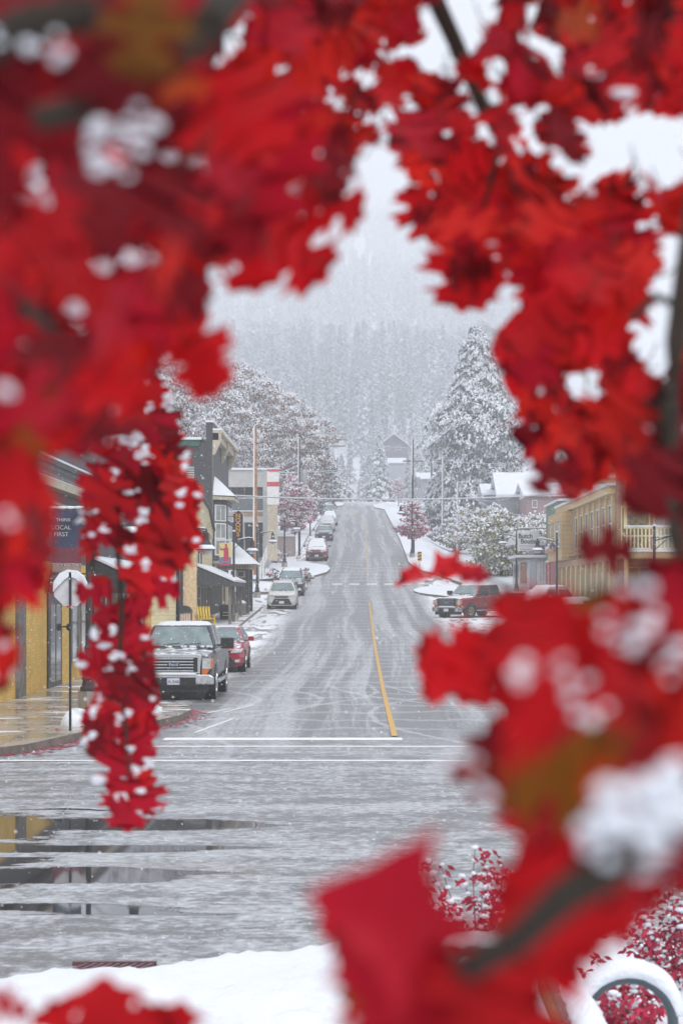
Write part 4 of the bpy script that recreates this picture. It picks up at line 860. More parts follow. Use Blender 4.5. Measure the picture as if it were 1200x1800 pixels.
# balcony house nearer the camera
zN = float(g(16, 96)); NB = bld('balcony_house', 20, 97, 'yellow framed balcony and wide house front glimpsed at the far right', z=zN)
bx0 = P(1096, 0, 95).x; bx1 = P(1240, 0, 95).x; bz0 = P(0, 968, 95).z; bz1 = P(0, 929, 95).z
b = MB(); b.box(RX+.1, bx1+6, 98, 112-1.2, zN-.5, 9.2); b.box(bx0+.05, RX+.09, 98, 98.4, zN-.5, 9.2); bp(b, 'wall', M('rose_brown_wall', (.30, .17, .12), .7, speck=.2), NB)
b = MB(); b.box(bx0, bx1, 95, 98, bz0-.35, bz0); bp(b, 'balcony_floor', ORT, NB)
b = MB()
for k in range(22): x = bx0+.1+.18*k; b.box(x, x+.07, 95.02, 95.1, bz0, bz1)
b.box(bx0, bx1, 94.98, 95.14, bz1, bz1+.09); b.box(bx0, bx1, 95, 95.12, bz1-.38, bz1-.32); bl = bp(b, 'balustrade', M('cream_rail', (.66, .55, .34), .6), NB)
b = MB(); b.box(bx0, bx1, 94.95, 95.18, bz1+.09, bz1+.15); b.box(bx0-.1, bx1, 94.9, 95.3, bz0-.05, bz0+.05); sub(b, 'rail_snow', SNOW, bl)
win(NB, 'y', 98, bx0+.3, bx0+1.6, bz0+.2, bz0+2.2, -1, ORT, M('amber_reflection_glass', (.14, .12, .05), .1, var=.6, scale=5), 1, 1); win(NB, 'y', 98, bx0+1.9, bx0+2.8, bz0+.2, bz0+2.2, -1, ORT, PALEGL, 2, 2)
win(NB, 'y', 98, bx0+.5, bx0+2.4, zN+.4, bz0-.8, -1, ORT, DKGL, 3, 1, name='shop_window')
for x_ in (bx0+.02, bx0+2.9): b = MB(); b.box(x_, x_+.18, 94.98, 95.16, bz0+.0-3.0, bz0-.36); b.box(x_, x_+.15, 95.2, 95.33, bz1+.1, 9.0); bp(b, 'balcony_post', ORT, NB)
# tower-ish ochre house behind, above the roofline
zT = P(0, 870, 150).z; T_ = bld('ochre_tower_house', P(1075, 0, 150).x, 152, 'ochre upper house with white balustrades rising behind the long roof', z=float(g(18, 150)))
tx0 = P(1040, 0, 150).x; tx1 = P(1230, 0, 150).x
b = MB(); b.box(tx0, tx1, 150, 160, float(g(18, 150))-1, P(0, 770, 150).z); bp(b, 'wall', OR, T_)
b = MB(); zz = P(0, 840, 150).z; b.box(tx0-.2, tx1, 149.5, 150, zz, zz+.22); b.box(tx0-.2, tx1, 149.5, 149.6, zz+.75, zz+.82)
for k in range(40): b.box(tx0+.02+.2*k, tx0+.1+.2*k, 149.52, 149.58, zz+.22, zz+.75)
b.box(tx0-.2, tx1, 149.5, 149.6, zz-.6, zz-.52)
for k in range(40): b.box(tx0+.02+.2*k, tx0+.1+.2*k, 149.52, 149.58, zz-1.2, zz-.6)
bp(b, 'balustrade', WHITEP, T_)
zz = P(0, 803, 150).z; win(T_, 'y', 150, P(1060, 0, 150).x, P(1076, 0, 150).x, zz, P(0, 787, 150).z, -1, WHITEP, DKGL, 2, 1)
rf = P(0, 770, 150).z; b = MB(); b.poly([(tx0-.6, 149.2, rf), ((tx0+tx1)/2, 149.2, rf+2.6), (tx1+.6, 149.2, rf)], (0, 12, 0)); bp(b, 'roof', M('roof_shingle', (.2, .17, .16), .8, snow=.5), T_)
# green over red narrow building
GRN = siding('green_siding', (.10, .19, .12), .22, vert=True, var=.15, scale=3, speck=.3); zG = float(g(RX, 146)); G_ = bld('green_building', RX+4, 147, 'narrow building with green upper wall, red ground floor and red edged windows', z=zG)
b = MB(); b.box(RX+.0, 30, 141.3, 152, 5.2, 9.35); bp(b, 'upper_wall', GRN, G_); b = MB(); b.box(RX+.03, 29.9, 141.33, 151.97, zG-.8, 5.2); bp(b, 'lower_wall', M('barn_red', (.26, .03, .03), .6, speck=.25), G_)
b = MB(); b.box(RX-.15, 30, 141.2, 152.1, 9.35, 9.5); bp(b, 'roof_snow', SNOW, G_)
for y in (142.6, 148.6): win(G_, 'x', RX, y, y+1.3, 6.1, 7.7, -1, RB, PALEGL, 1, 2, fw=.16)
win(G_, 'x', RX, 149.0, 150.6, zG+1.0, zG+2.7, -1, RB, PALEGL, 1, 1); b = MB(); b.box(RX-.06, RX+.02, 141.3, 152, 5.12, 5.26); bp(b, 'belt_board', WHITEP, G_)
# boutique: small white shop with slatted corner and its sign
bq = P(944, 1034, 153); zQ = float(g(bq.x, 153)); Q = bld('white_boutique', bq.x+2, 156, 'small white clapboard boutique with orange brown door and striped awning', 'shop', z=zQ)
WS = siding('white_siding', (.60, .61, .62), .14, var=.06, scale=3, speck=.25)
b = MB(); x0 = bq.x; b.poly([(x0, 153, zQ-.6), (x0-1.35, 160, zQ-.6), (x0+2.2, 160, zQ-.6), (x0+2.2, 153, zQ-.6)], (0, 0, 3.2)); bp(b, 'wall', WS, Q)
def onf(u, off=.02): return Vector((x0-1.35*u, 153+7*u, 0)) + Vector((-7, -1.35, 0)).normalized()*off
def fpan(b, u0, u1, z0, z1, off=.03): a, c = onf(u0, off), onf(u1, off); b.poly([a+Vector((0,0,z0)), c+Vector((0,0,z0)), c+Vector((0,0,z1)), a+Vector((0,0,z1))], Vector((7, 1.35, 0)).normalized()*.04)
b = MB(); fpan(b, .03, .30, zQ-.1, zQ+2.5); bp(b, 'glass_door', DKGL, Q); b = MB(); fpan(b, .42, .68, zQ+.8, zQ+2.45); bp(b, 'door', M('orange_door', (.34, .15, .07), .6), Q); b = MB(); fpan(b, .76, .96, zQ+1.3, zQ+2.3); bp(b, 'window', GREYB, Q)
b = MB()
for k in range(6): b.box(x0+.08+.22*k, x0+.18+.22*k, 152.93, 153, zQ+.9, zQ+2.9)
b.box(x0, x0+2.2, 152.9, 153, zQ-.3, zQ+.9); bp(b, 'corner_slats', WHITEP, Q)
b = MB(); b.box(x0-1.6, x0+2.4, 152.6, 160.3, zQ+2.6, zQ+2.75); b.box(x0-.1, x0+2.2, 153.3, 160, zQ+3.1, zQ+3.7); bp(b, 'roof', GREYB, Q); b = MB(); b.box(x0-1.7, x0+2.5, 152.5, 160.4, zQ+2.75, zQ+2.95); b.box(x0-.2, x0+2.3, 153.2, 160.1, zQ+3.7, zQ+3.9); bp(b, 'roof_snow', SNOW, Q)
a1 = P(889, 960, 162); a2 = P(905, 933, 162); a3 = P(916, 957, 158); b = MB(); b.add([P(887, 959, 163), P(906, 956, 157), P(908, 934, 157), P(904, 933, 163), P(906, 960, 157)], [(0,1,2,3)]); awn = bp(b, 'striped_awning', siding('awning_stripes', (.66, .68, .70), .22), Q); awn.modifiers.new('th', 'SOLIDIFY').thickness = .08
# hanging boutique sign
hs = empty('boutique_sign', P(909, 967, 152.4), 0, 'white signboard with black handwritten lettering hanging from a snowy arm', 'shop sign'); q = F/152.4
W_, Hh = 38/q, 33/q
b = MB(); b.box(.04, W_, 0, .08, 0, Hh); bd = b.build('board', M('sign_white', (.60, .62, .65), .6, var=.05), hs)
b = MB(); 
for a in ((.0, W_+.04, Hh, Hh+.07), (.0, W_+.04, -.05, .0)): b.box(a[0], a[1], -.01, .09, a[2], a[3])
b.box(.0, .05, -.01, .09, 0, Hh); b.build('frame', WHITEP, bd); 
text('Butch', .50, (.60, -.01, Hh*.74), (R(90), 0, 0), INK, bd, 'lettering', .004, .95, bold=.012); text('Boutiqu', .50, (.95, -.01, Hh*.46), (R(90), 0, 0), INK, bd, 'lettering', .004, .92, bold=.012)
b = MB()
for k in range(9): b.box(.2+.14*k, .28+.14*k, -.008, 0, Hh*.2, Hh*.24)
for k in range(14): b.box(.2+.1*k, .27+.1*k, -.008, 0, .03, .10)
b.build('small_print', GREYB, bd)
b = MB(); b.tube([(-.05, .04, Hh+.2), (2.9, .04, Hh+.22)], .03, 6); b.tube([(.3, .04, Hh), (.3, .04, Hh+.2)], .012, 4); b.tube([(1.3, .04, Hh), (1.3, .04, Hh+.2)], .012, 4); ar = b.build('arm', BLACK, hs); b = MB(); b.tube([(-.0, .04, Hh+.26), (2.9, .04, Hh+.28)], .045, 6); b.build('arm_snow', SNOW, ar)

# snowy roofed houses beyond
def house(name, px0, px1, py_e, py_b, D, rise, depth, wall, label, ridge='x', over=.4, wins=()):
    a = P(px0, py_e, D); c = P(px1, py_b, D); s = F/D; r = rise/s
    root = bld(name, (a.x+c.x)/2, D+depth/2, label, 'house', z=c.z); b = MB(); b.box(a.x, c.x, D, D+depth, c.z-1.5, a.z); 
    xm = (a.x+c.x)/2
    if ridge == 'y': b.poly([(a.x, D, a.z), (c.x, D, a.z), (xm, D, a.z+r)], (0, depth, 0))
    bp(b, 'wall', wall, root); b = MB()
    o_ = over; t = .22
    if ridge == 'y':
        for sx in (-1, 1):
            xe = xm+sx*((c.x-a.x)/2+o_); k = r/((c.x-a.x)/2); ze = a.z-o_*k
            b.poly([(xm, D-o_, a.z+r+.02), (xe, D-o_, ze+.02), (xe, D-o_, ze+t), (xm, D-o_, a.z+r+t)], (0, depth+2*o_, 0))
    else:
        dy = depth/2+o_; 
        for sy in (-1, 1):
            ym = D+depth/2; ye = ym+sy*dy
            b.poly([(a.x-o_, ym, a.z+r), (a.x-o_, ye, a.z-.05), (a.x-o_, ye, a.z-.05+t), (a.x-o_, ym, a.z+r+t)], (c.x-a.x+2*o_, 0, 0))
        b.poly([(a.x+.01, D, a.z), (a.x+.01, D+depth, a.z), (a.x+.01, D+depth/2, a.z+r-.02)], (c.x-a.x-.02, 0, 0))
    bp(b, 'roof', SNOW, root, bevel=.03)
    for (wx0, wx1, wy0, wy1) in wins: win(root, 'y', D, P(wx0, 0, D).x, P(wx1, 0, D).x, P(0, wy1, D).z, P(0, wy0, D).z, -1, WHITEP, DKGL, 2, 1)
    return root
GWALL = siding('grey_clapboard', (.26, .27, .30), .3, var=.08, speck=.2); RWALL = siding('dull_rose_clapboard', (.30, .20, .20), .3, var=.08)
house('white_roofed_house', 878, 928, 872, 900, 205, 44, 11, GWALL, 'house with the largest plain white roof right of the big fir')
house('white_roofed_house', 852, 880, 870, 893, 212, 20, 8, GWALL, 'lower snow roofed annex hugging the left of the biggest white roof')
house('white_roofed_house', 925, 990, 872, 915, 196, 26, 12, RWALL, 'rose walled house with white roof behind the green building', wins=((936, 942, 880, 892),))
house('white_roofed_house', 960, 1012, 838, 880, 215, 42, 10, RWALL, 'steep white roofed house partly covered by the drooping red leaf', ridge='y', wins=((978, 984, 845, 857),))
house('gabled_house', 668, 716, 782, 802, 470, 19, 16, siding('violet_grey_boards', (.15, .14, .19), .5), 'lone gabled house high up at the forest foot beyond the crest', ridge='y', over=1.2, wins=((678, 684, 784, 790), (698, 704, 784, 790)))
house('small_far_house', 684, 711, 814, 835, 430, 10, 9, siding('pale_boards', (.36, .38, .42), .4), 'little pale house under the gabled one with a blank white roof')
house('small_far_house', 736, 770, 842, 862, 330, 12, 9, GWALL, 'low white roof peeping out left of the big fir')
# ------------------------------------------------------------------ vegetation
def leafmat(name, c, var=.3, trans=.0, rough=.6):
    s = NT(name); p, X = s.pos(); f = s.noise(p, 3., 3)
    col = s.mix(s.ramp(f, .3, .7), tuple(x*(1-var) for x in c), tuple(min(1, x*(1+var)) for x in c))
    return s.bsdf(col, rough)
FSNOW = leafmat('foliage_snow', (.78, .80, .84), .08)
def quads(C, N, S, elong=1.0, up=None):
    """small quads centred at C, facing N, half size S"""
    C = np.asarray(C); N = N/np.linalg.norm(N, axis=1, keepdims=True)
    A = RNG.normal(size=N.shape); 
    if up is not None: A = A*.25 + up
    U = np.cross(N, A); U /= np.linalg.norm(U, axis=1, keepdims=True)+1e-9; W = np.cross(N, U)
    S = S[:, None]; U = U*S; W = W*S*elong
    V = np.stack([C-U-W*.3, C-U*.1+W, C+U+W*.2, C+U*.2-W], 1)
    return V.reshape(-1, 3)
def foliage(name, C, N, S, mi, mats, parent, elong=1.0, up=None):
    V = quads(C, N, S, elong, up); Fc = np.arange(len(V)).reshape(-1, 4)
    return fastmesh(name, V, Fc, 4, mi, mats, parent)
def clumps(centers, rad, per, size, snowfrac, ndark=2, drop=.35):
    """each clump: snow-laden leaves on its upper side, leaf-coloured below"""
    n = len(centers); C = np.repeat(centers, per, 0); r = np.repeat(rad, per)[:, None]
    d = RNG.normal(size=C.shape); d /= np.linalg.norm(d, axis=1, keepdims=True); d *= RNG.random((len(d), 1))**.4
    d[:, 2] *= .6
    Pn = C + d*r; isn = (d[:, 2] + RNG.normal(0, .28, len(d))) > (.5-snowfrac)
    N = RNG.normal(size=C.shape)*.8; N[:, 2] += np.where(isn, .9, .1); N[:, 1] -= .5
    mi = np.where(isn, 0, 1 + RNG.integers(0, ndark, len(d)))
    Pn[:, 2] += np.where(isn, .06, 0)
    return Pn, N, size*RNG.uniform(.6, 1.3, len(d)), mi
def limbs(b, base, H, R_, n, r0, lean=0, start=.3):
    tips = []
    b.tube([base, base+Vector((lean*.3, 0, H*.35)), base+Vector((lean, 0, H*.85))], [r0, r0*.7, r0*.2], 8)
    for k in range(n):
        t = random.uniform(start, .8); a = random.uniform(0, 2*math.pi); p0 = base+Vector((lean*t, 0, H*t)); L = R_*random.uniform(.6, 1)
        p1 = p0+Vector((math.cos(a)*L*.5, math.sin(a)*L*.5, H*.10)); p2 = p0+Vector((math.cos(a)*L, math.sin(a)*L, H*.2*random.uniform(.2, 1.2)))
        b.tube([p0, p1, p2], [r0*.35, r0*.2, r0*.06], 5); tips.append(p2)
        for j in range(2):
            a2 = a+random.uniform(-.9, .9); b.tube([p1, p1+Vector((math.cos(a2)*L*.4, math.sin(a2)*L*.4, H*.12))], [r0*.15, r0*.04], 4)
    return tips
def tree(name, p, H, R_, label, mats, group, nclump=300, per=26, size=.2, snowf=.5, zc=.6, flat=1., cat='tree', trunk=.3, start=.3, seed=0, bottom=.25, crad=(.5, 1.0), zlo=None):
    root = empty(name, p, 0, label, cat, group)
    b = MB(); limbs(b, Vector((0, 0, -.3)), H, R_, 12, trunk, start=start); b.build('trunk', BARK, root)
    c = []
    while len(c) < nclump:
        d = np.array([random.gauss(0, 1) for _ in range(3)]); d /= np.linalg.norm(d); rr = random.random()**.33
        if rr < .45: continue
        x, y, z = d*rr; w = 1+.28*math.sin(3.1*math.atan2(d[1], d[0])+seed)+.2*math.sin(5*z+seed*2)
        q = [x*R_*w, y*R_*w, H*zc + z*H*(1-zc)*(1+.12*math.sin(4*x+seed)) if z > 0 else H*zc + z*H*(zc-bottom)]
        c.append(q)
    C, N, S, mi = clumps(np.array(c), RNG.uniform(crad[0], crad[1], nclump)*R_*.18, per, size, snowf, len(mats)-1)
    foliage('crown', C, N, S, mi, mats, root)
    return root
BR1 = leafmat('rusty_leaves', (.24, .10, .065)); BR2 = leafmat('grey_brown_twigs', (.14, .115, .105)); BR3 = leafmat('dusky_leaves', (.26, .16, .12))
def atg(px, D, dz=0.): X = (px-PX)/F*D; return (X, D, float(g(X, D))+dz)
GD = 'big snow laden trees behind the left buildings'
tree('maple_tree', atg(330, 200), 20, 6.0, 'tall snow laden maple behind the dark shingled building, tallest on the left', [FSNOW, BR2, BR1, BR3], GD, 900, 50, .105, .66, .55, seed=1, bottom=.1)
tree('maple_tree', atg(430, 210), 17.3, 6.0, 'broad rusty maple full of snow in the middle of the left tree group', [FSNOW, BR1, BR2, BR3], GD, 900, 50, .105, .60, .52, seed=2, bottom=.1)
tree('maple_tree', atg(497, 225), 16.2, 4.8, 'rusty brown snowy maple at the right end of the left tree group', [FSNOW, BR1, BR1, BR2], GD, 700, 48, .10, .54, .5, seed=3, bottom=.05)
tree('maple_tree', atg(545, 262), 12.5, 3.2, 'darker snowy tree by the far crossarm pole on the left', [FSNOW, BR2, BR2, leafmat('dark_twigs', (.05, .045, .045))], GD, 340, 44, .105, .42, .5, seed=4, bottom=.05)
tree('maple_tree', atg(565, 290), 9, 3.0, 'small dark snowy tree right of the transformer pole near the crest', [FSNOW, BR2, leafmat('dark_twigs2', (.06, .055, .055)), BR2], GD, 240, 40, .11, .45, .5, seed=5, bottom=.05)
tree('maple_tree', atg(215, 190), 19, 5.0, 'snowy maple hidden mostly behind the hanging red sprig', [FSNOW, BR2, BR1, BR3], GD, 500, 40, .12, .6, .55, seed=6, bottom=.1)
PK1 = leafmat('crimson_leaves', (.36, .03, .10)); PK2 = leafmat('pink_leaves', (.50, .16, .24)); GP = 'small pink leaved street trees'
def pink(px, py, wpx, top, label, n=150, snowf=.45, D=None):
    p, s = hit(px, py, .1)
    H = (py-top)/s; return tree('pink_street_tree', tuple(p), H, wpx/2/s*.82, label, [FSNOW, PK1, PK2], GP, int(n*1.7), 26, .07, min(.66, snowf*1.12), .56, trunk=.09, seed=px, bottom=.28, crad=(.8, 1.6))
pink(727, 978, 60, 878, 'round crimson pink tree with snow on every leaf behind the right lamp post', 150, .42)
pink(518, 975, 70, 838, 'tall pink frosted tree behind the transformer pole on the left', 210, .55)
pink(545, 940, 34, 866, 'lesser pink frosted tree uphill of the tall one on the left', 90, .55)
pink(672, 880, 44, 822, 'faint pink tree at the crest right of the road', 110, .6)
pink(588, 874, 22, 838, 'faintest pink tree at the crest left of the road', 60, .6)
pink(700, 890, 30, 838, 'pale pink tree between the distant lamp posts on the right', 70, .6)
for i, (px, py, w, h, lab) in enumerate(((488, 990, 34, 22, 'low snowy shrub at the foot of the left lamp post on the verge'), (480, 1020, 26, 22, 'round snowy shrub with dark twigs left of the dark suv'), (540, 1022, 20, 22, 'snowy shrub on the small kerb island right of the dark suv'), (585, 868, 34, 12, 'snow covered hedge at the crest left of the road'), (692, 880, 50, 12, 'snow covered planting at the crest right of the road'), (790, 1008, 46, 14, 'snowy shrubs on the right island under the floating red leaf'), (848, 1010, 26, 26, 'frosted shrub at the end of the right island by the truck'))):
    p, s = hit(px, py, .1); tree('snowy_shrub', tuple(p), h/s, w/2/s, lab, [FSNOW, BR2, PK1], 'snowy shrubs', 46, 18, .06, .6, .4, trunk=.03, seed=i, bottom=.0, cat='shrub', crad=(.9, 1.8))
YG = leafmat('yellow_green_leaves', (.26, .24, .05)); DG = leafmat('olive_leaves', (.09, .12, .045)); OR_ = leafmat('orange_brown_leaves', (.30, .17, .07))
tree('garden_bush', atg(880, 172), 5.6, 2.9, 'green and yellow bush with a snowy crown between the lamp post and the boutique', [FSNOW, DG, YG, DG], None, 240, 26, .11, .40, .5, seed=9, bottom=.0, cat='bush', trunk=.12, crad=(.8, 1.5))
tree('garden_tree', atg(845, 190), 6.2, 3.0, 'snowy orange tinged garden tree left of the boutique', [FSNOW, OR_, BR2, YG], 'snowy garden trees by the boutique', 220, 24, .11, .66, .55, seed=11, trunk=.15, crad=(.8, 1.5))
tree('garden_tree', atg(925, 182), 5.4, 3.2, 'snowy garden tree right behind the boutique roof', [FSNOW, DG, BR2, OR_], 'snowy garden trees by the boutique', 220, 24, .11, .66, .55, seed=12, trunk=.15, crad=(.8, 1.5))
tree('garden_tree', atg(800, 215), 4.2, 2.4, 'snowy low tree at the foot of the big fir', [FSNOW, BR2, leafmat('dark_green_needles', (.05, .07, .06)), BR2], 'snowy garden trees by the boutique', 150, 24, .11, .6, .5, seed=13, trunk=.12, bottom=.1, crad=(.8, 1.5))

# conifers: drooping boughs, needles dark below and snow on the backs of the boughs
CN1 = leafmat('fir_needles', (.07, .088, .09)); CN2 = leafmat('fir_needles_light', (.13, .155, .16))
def fir_arrays(H, R_, nb, per, size, seed=0, droop=.5, sf=.5, base=.04, bulge=0.):
    rng = np.random.default_rng(seed); Cs = []; Ns = []; Ss = []; Ms = []
    for k in range(nb):
        t = (k+.5)/nb; t = base + (1-base)*t**.92; z = H*t
        prof = (1-t)**.8*(1+.28*math.sin(9*t+seed)+.12*math.sin(23*t)) + .02
        if bulge: prof = max(.16, min(1.0, (1-t)**.46*1.08))*(1+.26*math.sin(8*t+seed)+.14*math.sin(19*t+2))*.92
        L = R_*prof*rng.uniform(.7, 1.15); a = k*2.39996 + rng.uniform(-.3, .3)
        u = rng.random(per)**.6; w = rng.normal(0, 1, per)*L*.16*(.35+.9*np.sin(np.pi*np.minimum(u, .98)))
        r = u*L; zz = z + L*.10*u - droop*L*u**2 + rng.normal(0, .03, per)*R_*.35
        x = np.cos(a)*r - np.sin(a)*w; y = np.sin(a)*r + np.cos(a)*w
        low = rng.random(per); sn = rng.random(per) < sf*(.45+.95*u); zz = zz - np.where(sn, 0, low*L*.22)
        Cs.append(np.stack([x, y, zz], 1)); N = rng.normal(size=(per, 3))*.55; N[:, 2] += np.where(sn, 1., .1); N[:, 1] -= .35; N[:, 0] += np.cos(a)*.4; N[:, 1] += np.sin(a)*.4
        Ns.append(N); Ss.append(size*rng.uniform(.6, 1.3, per)); Ms.append(np.where(sn, 0, 1+(rng.random(per) < .35)))
    return np.concatenate(Cs), np.concatenate(Ns), np.concatenate(Ss), np.concatenate(Ms)
def fir(name, p, H, R_, label, group=None, nb=240, per=110, size=.16, seed=1, sf=.5, **k):
    root = empty(name, p, 0, label, 'tree', group); b = MB(); b.tube([(0, 0, -.5), (0, 0, H*.5), (0, 0, H*.98)], [H*.018, H*.011, .03], 8); b.build('trunk', BARK, root)
    C, N, S, mi = fir_arrays(H, R_, nb, per, size, seed, sf=sf, **k)
    foliage('crown', C, N, S, mi, [FSNOW, CN1, CN2], root, 2.0, np.array([[0, 0, 1.]])); return root
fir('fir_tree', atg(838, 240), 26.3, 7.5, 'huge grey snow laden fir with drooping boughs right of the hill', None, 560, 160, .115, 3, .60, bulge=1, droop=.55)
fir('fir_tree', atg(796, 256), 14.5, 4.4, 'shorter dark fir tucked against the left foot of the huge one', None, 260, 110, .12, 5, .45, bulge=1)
fir('spruce_tree', atg(667, 395), 13, 3.0, 'slender frosted spruce in front of the gabled house', 'frosted spruces near the crest', 120, 60, .2, 7, .6)
fir('spruce_tree', atg(655, 430), 9, 2.8, 'shorter frosted spruce left of the gabled house', 'frosted spruces near the crest', 90, 50, .2, 8, .6)
fir('spruce_tree', atg(745, 420), 12, 3.0, 'frosted spruce just left of the huge fir at the crest', 'frosted spruces near the crest', 100, 55, .2, 9, .6)
fir('spruce_tree', atg(603, 410), 8, 2.8, 'frosted spruce beside the far pole left of the road end', 'frosted spruces near the crest', 80, 50, .2, 10, .6)
# individual conifers of the lower slope (they can be told apart), then the wooded mountain behind them as one mass
protos = []
for i in range(3):
    C, N, S, mi = fir_arrays(20, 3.3, 58, 26, .40, 30+i, sf=.66, droop=.6)
    protos.append((quads(C, N, S, 1.5, np.array([[0, 0, 1.]])), mi))
far_p = []
for i in range(4):
    C, N, S, mi = fir_arrays(20, 3.2, 40, 10, .68, 50+i, sf=.68, droop=.6); far_p.append((quads(C, N, S, 1.5, np.array([[0, 0, 1.]])), mi))
fp = []; FR1 = leafmat('half_frosted_hazy_needles', (.27, .30, .32)); FR2 = leafmat('half_frosted_hazy_needles_light', (.38, .41, .43))  # frost on the needles, paled further by haze put into the colour
for i in range(3):
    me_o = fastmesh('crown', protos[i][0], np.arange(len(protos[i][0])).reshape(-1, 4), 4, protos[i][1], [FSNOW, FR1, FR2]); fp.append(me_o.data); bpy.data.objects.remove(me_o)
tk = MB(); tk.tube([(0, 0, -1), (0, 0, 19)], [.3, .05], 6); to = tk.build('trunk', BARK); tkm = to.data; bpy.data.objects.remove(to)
rnd = random.Random(5)
for k in range(190):
    D = 640-215*rnd.random()**.8; X = rnd.uniform(-.095, .065)*D
    if abs(X - (-.6)) < 1.5 + (D < 500)*1.5: continue
    if 0 < X < 14 and D < 490: continue
    s_ = rnd.uniform(.3, .85) + (D-425)/215*.4*rnd.random(); root = empty('slope_conifer', (X, D, float(g(X, D))), rnd.uniform(0, 6.28), 'frosted conifer on the lower forest slope beyond the crest of the road', 'conifer', 'frosted conifers on the lower forest slope'); root.scale = (s_, s_, s_)
    for nm, me in (('crown', fp[k % 3]), ('trunk', tkm)):
        o = bpy.data.objects.new(nm, me); COL.objects.link(o); o.parent = root
V_, M_ = [], []
n = 0
while n < 3000:
    D = 640 + 1750*rnd.random()**1.15; X = rnd.uniform(-.125, .10)*D
    if abs(X-(3+.008*D)) < 6 and 1080 < D < 1180: continue
    if rnd.random() < .3 and math.sin(X*.04)+math.sin(D*.02+1) > 1.0: continue
    s_ = rnd.uniform(.6, 1.35)*(1+.25*(D > 1300)); v, m_ = protos[n % 3] if D < 860 else far_p[n % 4]; a = rnd.uniform(0, 6.28)
    c, q = math.cos(a)*s_, math.sin(a)*s_
    v2 = np.empty_like(v); v2[:, 0] = v[:, 0]*c - v[:, 1]*q + X; v2[:, 1] = v[:, 0]*q + v[:, 1]*c + D; v2[:, 2] = v[:, 2]*s_ + float(g(X, D))
    V_.append(v2); M_.append(m_); n += 1
V_ = np.concatenate(V_); M_ = np.concatenate(M_)
tag(fastmesh('mountain_forest', V_, np.arange(len(V_)).reshape(-1, 4), 4, M_, [leafmat('frosted_hazy_spray', (.70, .74, .79), .06), leafmat('frosted_hazy_needles', (.37, .41, .44), .15), leafmat('frosted_hazy_needles_light', (.47, .51, .54), .15)]), kind='stuff')  # frosted trees, with part of the distance haze painted into their pale colours

# ------------------------------------------------------------------ the near garden: red-leaved shrubs, stone post, hoop rack, timber
CRIM = leafmat('burning_bush_leaves', (.42, .012, .05), .35); TWIG = M('red_brown_twig', (.10, .03, .03), .7)
def shrub(p, H, R_, n, label, seed, leafs=5, lean=0):
    rnd = random.Random(seed); root = empty('red_shrub', p, 0, label, 'shrub', 'red leaved shrubs under snow'); tw = MB(); lf = MB(); sn = MB()
    for k in range(n):
        a = rnd.uniform(0, 6.28); ti = rnd.uniform(.1, 1.)**.8; L = H*rnd.uniform(.6, 1.05)
        d = Vector((math.cos(a)*ti*R_/H+lean, math.sin(a)*ti*R_/H, 1)).normalized(); pts = [Vector((0, 0, 0))]
        for j in range(1, 7): t = j/6; pts.append(d*L*t + Vector((math.cos(a)*.1*t*t, 0, -.10*t*t*ti)) + Vector((rnd.uniform(-.012, .012), rnd.uniform(-.012, .012), 0)))
        tw.tube(pts, [.006, .005, .004, .004, .003, .0025, .002], 4)
        for j in range(2, 7):
            q = pts[j]
            for _ in range(leafs):
                o = q + Vector((rnd.gauss(0, .035), rnd.gauss(0, .03), rnd.gauss(-.01, .02))); l = rnd.uniform(.018, .034); b_ = rnd.uniform(0, 6.28); ux = Vector((math.cos(b_), math.sin(b_)*.5, rnd.uniform(-1.1, -.1))).normalized(); uy = ux.cross(Vector((0, 1, .2))).normalized()*.45
                lf.add([o, o+ux*l+uy*l, o+ux*2*l, o+ux*l-uy*l], [(0,1,2,3)])
            if rnd.random() < .75:
                e = pts[j]-pts[j-1]; m_ = pts[j]-e*.5; r = rnd.uniform(.010, .022)
                for u in (0., .5, 1.): c = pts[j-1].lerp(pts[j], u); sn.blob((c.x+rnd.uniform(-.01, .01), c.y-.004, c.z+r*.5), r*rnd.uniform(.8, 1.5), r, r*.75, 0, .2, 8, 5)
    tw.build('stems', TWIG, root); lf.build('leaves', CRIM, root); sn.build('snow', SNOW, root, smooth=True); return root
def near(px, py, D): return tuple(P(px, py, D))
shrub((P(845, 0, 12.2).x, 12.2, .12), 1.0, .50, 34, 'red leaved shrub with long snow loaded twigs above the stone post', 1, lean=-.12)
shrub((P(885, 0, 12.6).x, 12.6, .12), .95, .40, 22, 'second red shrub leaning right behind the stone post', 2, lean=.08)
shrub((P(1095, 0, 11.4).x, 11.4, .10), .52, .34, 34, 'low dense crimson shrub right behind the hoop rack', 3, 8)
shrub((P(1105, 0, 9.6).x, 9.75, .05), .30, .17, 30, 'small crimson shrub seen through the hoop of the rack', 4, 9)
shrub((P(1185, 0, 12.5).x, 12.5, .10), .80, .36, 26, 'tall red shrub at the right edge above the hoop rack', 5, 6)
shrub((P(975, 0, 13.0).x, 13.0, .10), 1.18, .2, 9, 'thin shrub whose snowy top shows through the red blur', 6, 4)
sp_ = P(820, 1660, 11.8); so = empty('stone_post', (sp_.x, sp_.y, 0), 0, 'mossy square stone post with a thick snow slab on top below the red shrub', 'stone post'); MOSS = M('mossy_stone', (.10, .10, .075), .8, scale=14, var=.5)
b = MB(); b.loft([[(x*w, y*w, z) for x, y in ((-1,-1),(1,-1),(1,1),(-1,1))] for z, w in ((-.05, .15), (.35, .13), (.45, .15), (sp_.z, .17))]); b.build('shaft', MOSS, so, bevel=.015)
b = MB()
for k in range(7): b.blob((-.16+.055*k, random.uniform(-.03, .03), sp_.z+.02), .08, .14, .055, 0, .1, 10, 6)
b.build('snow_cap', SNOW, so, smooth=True)
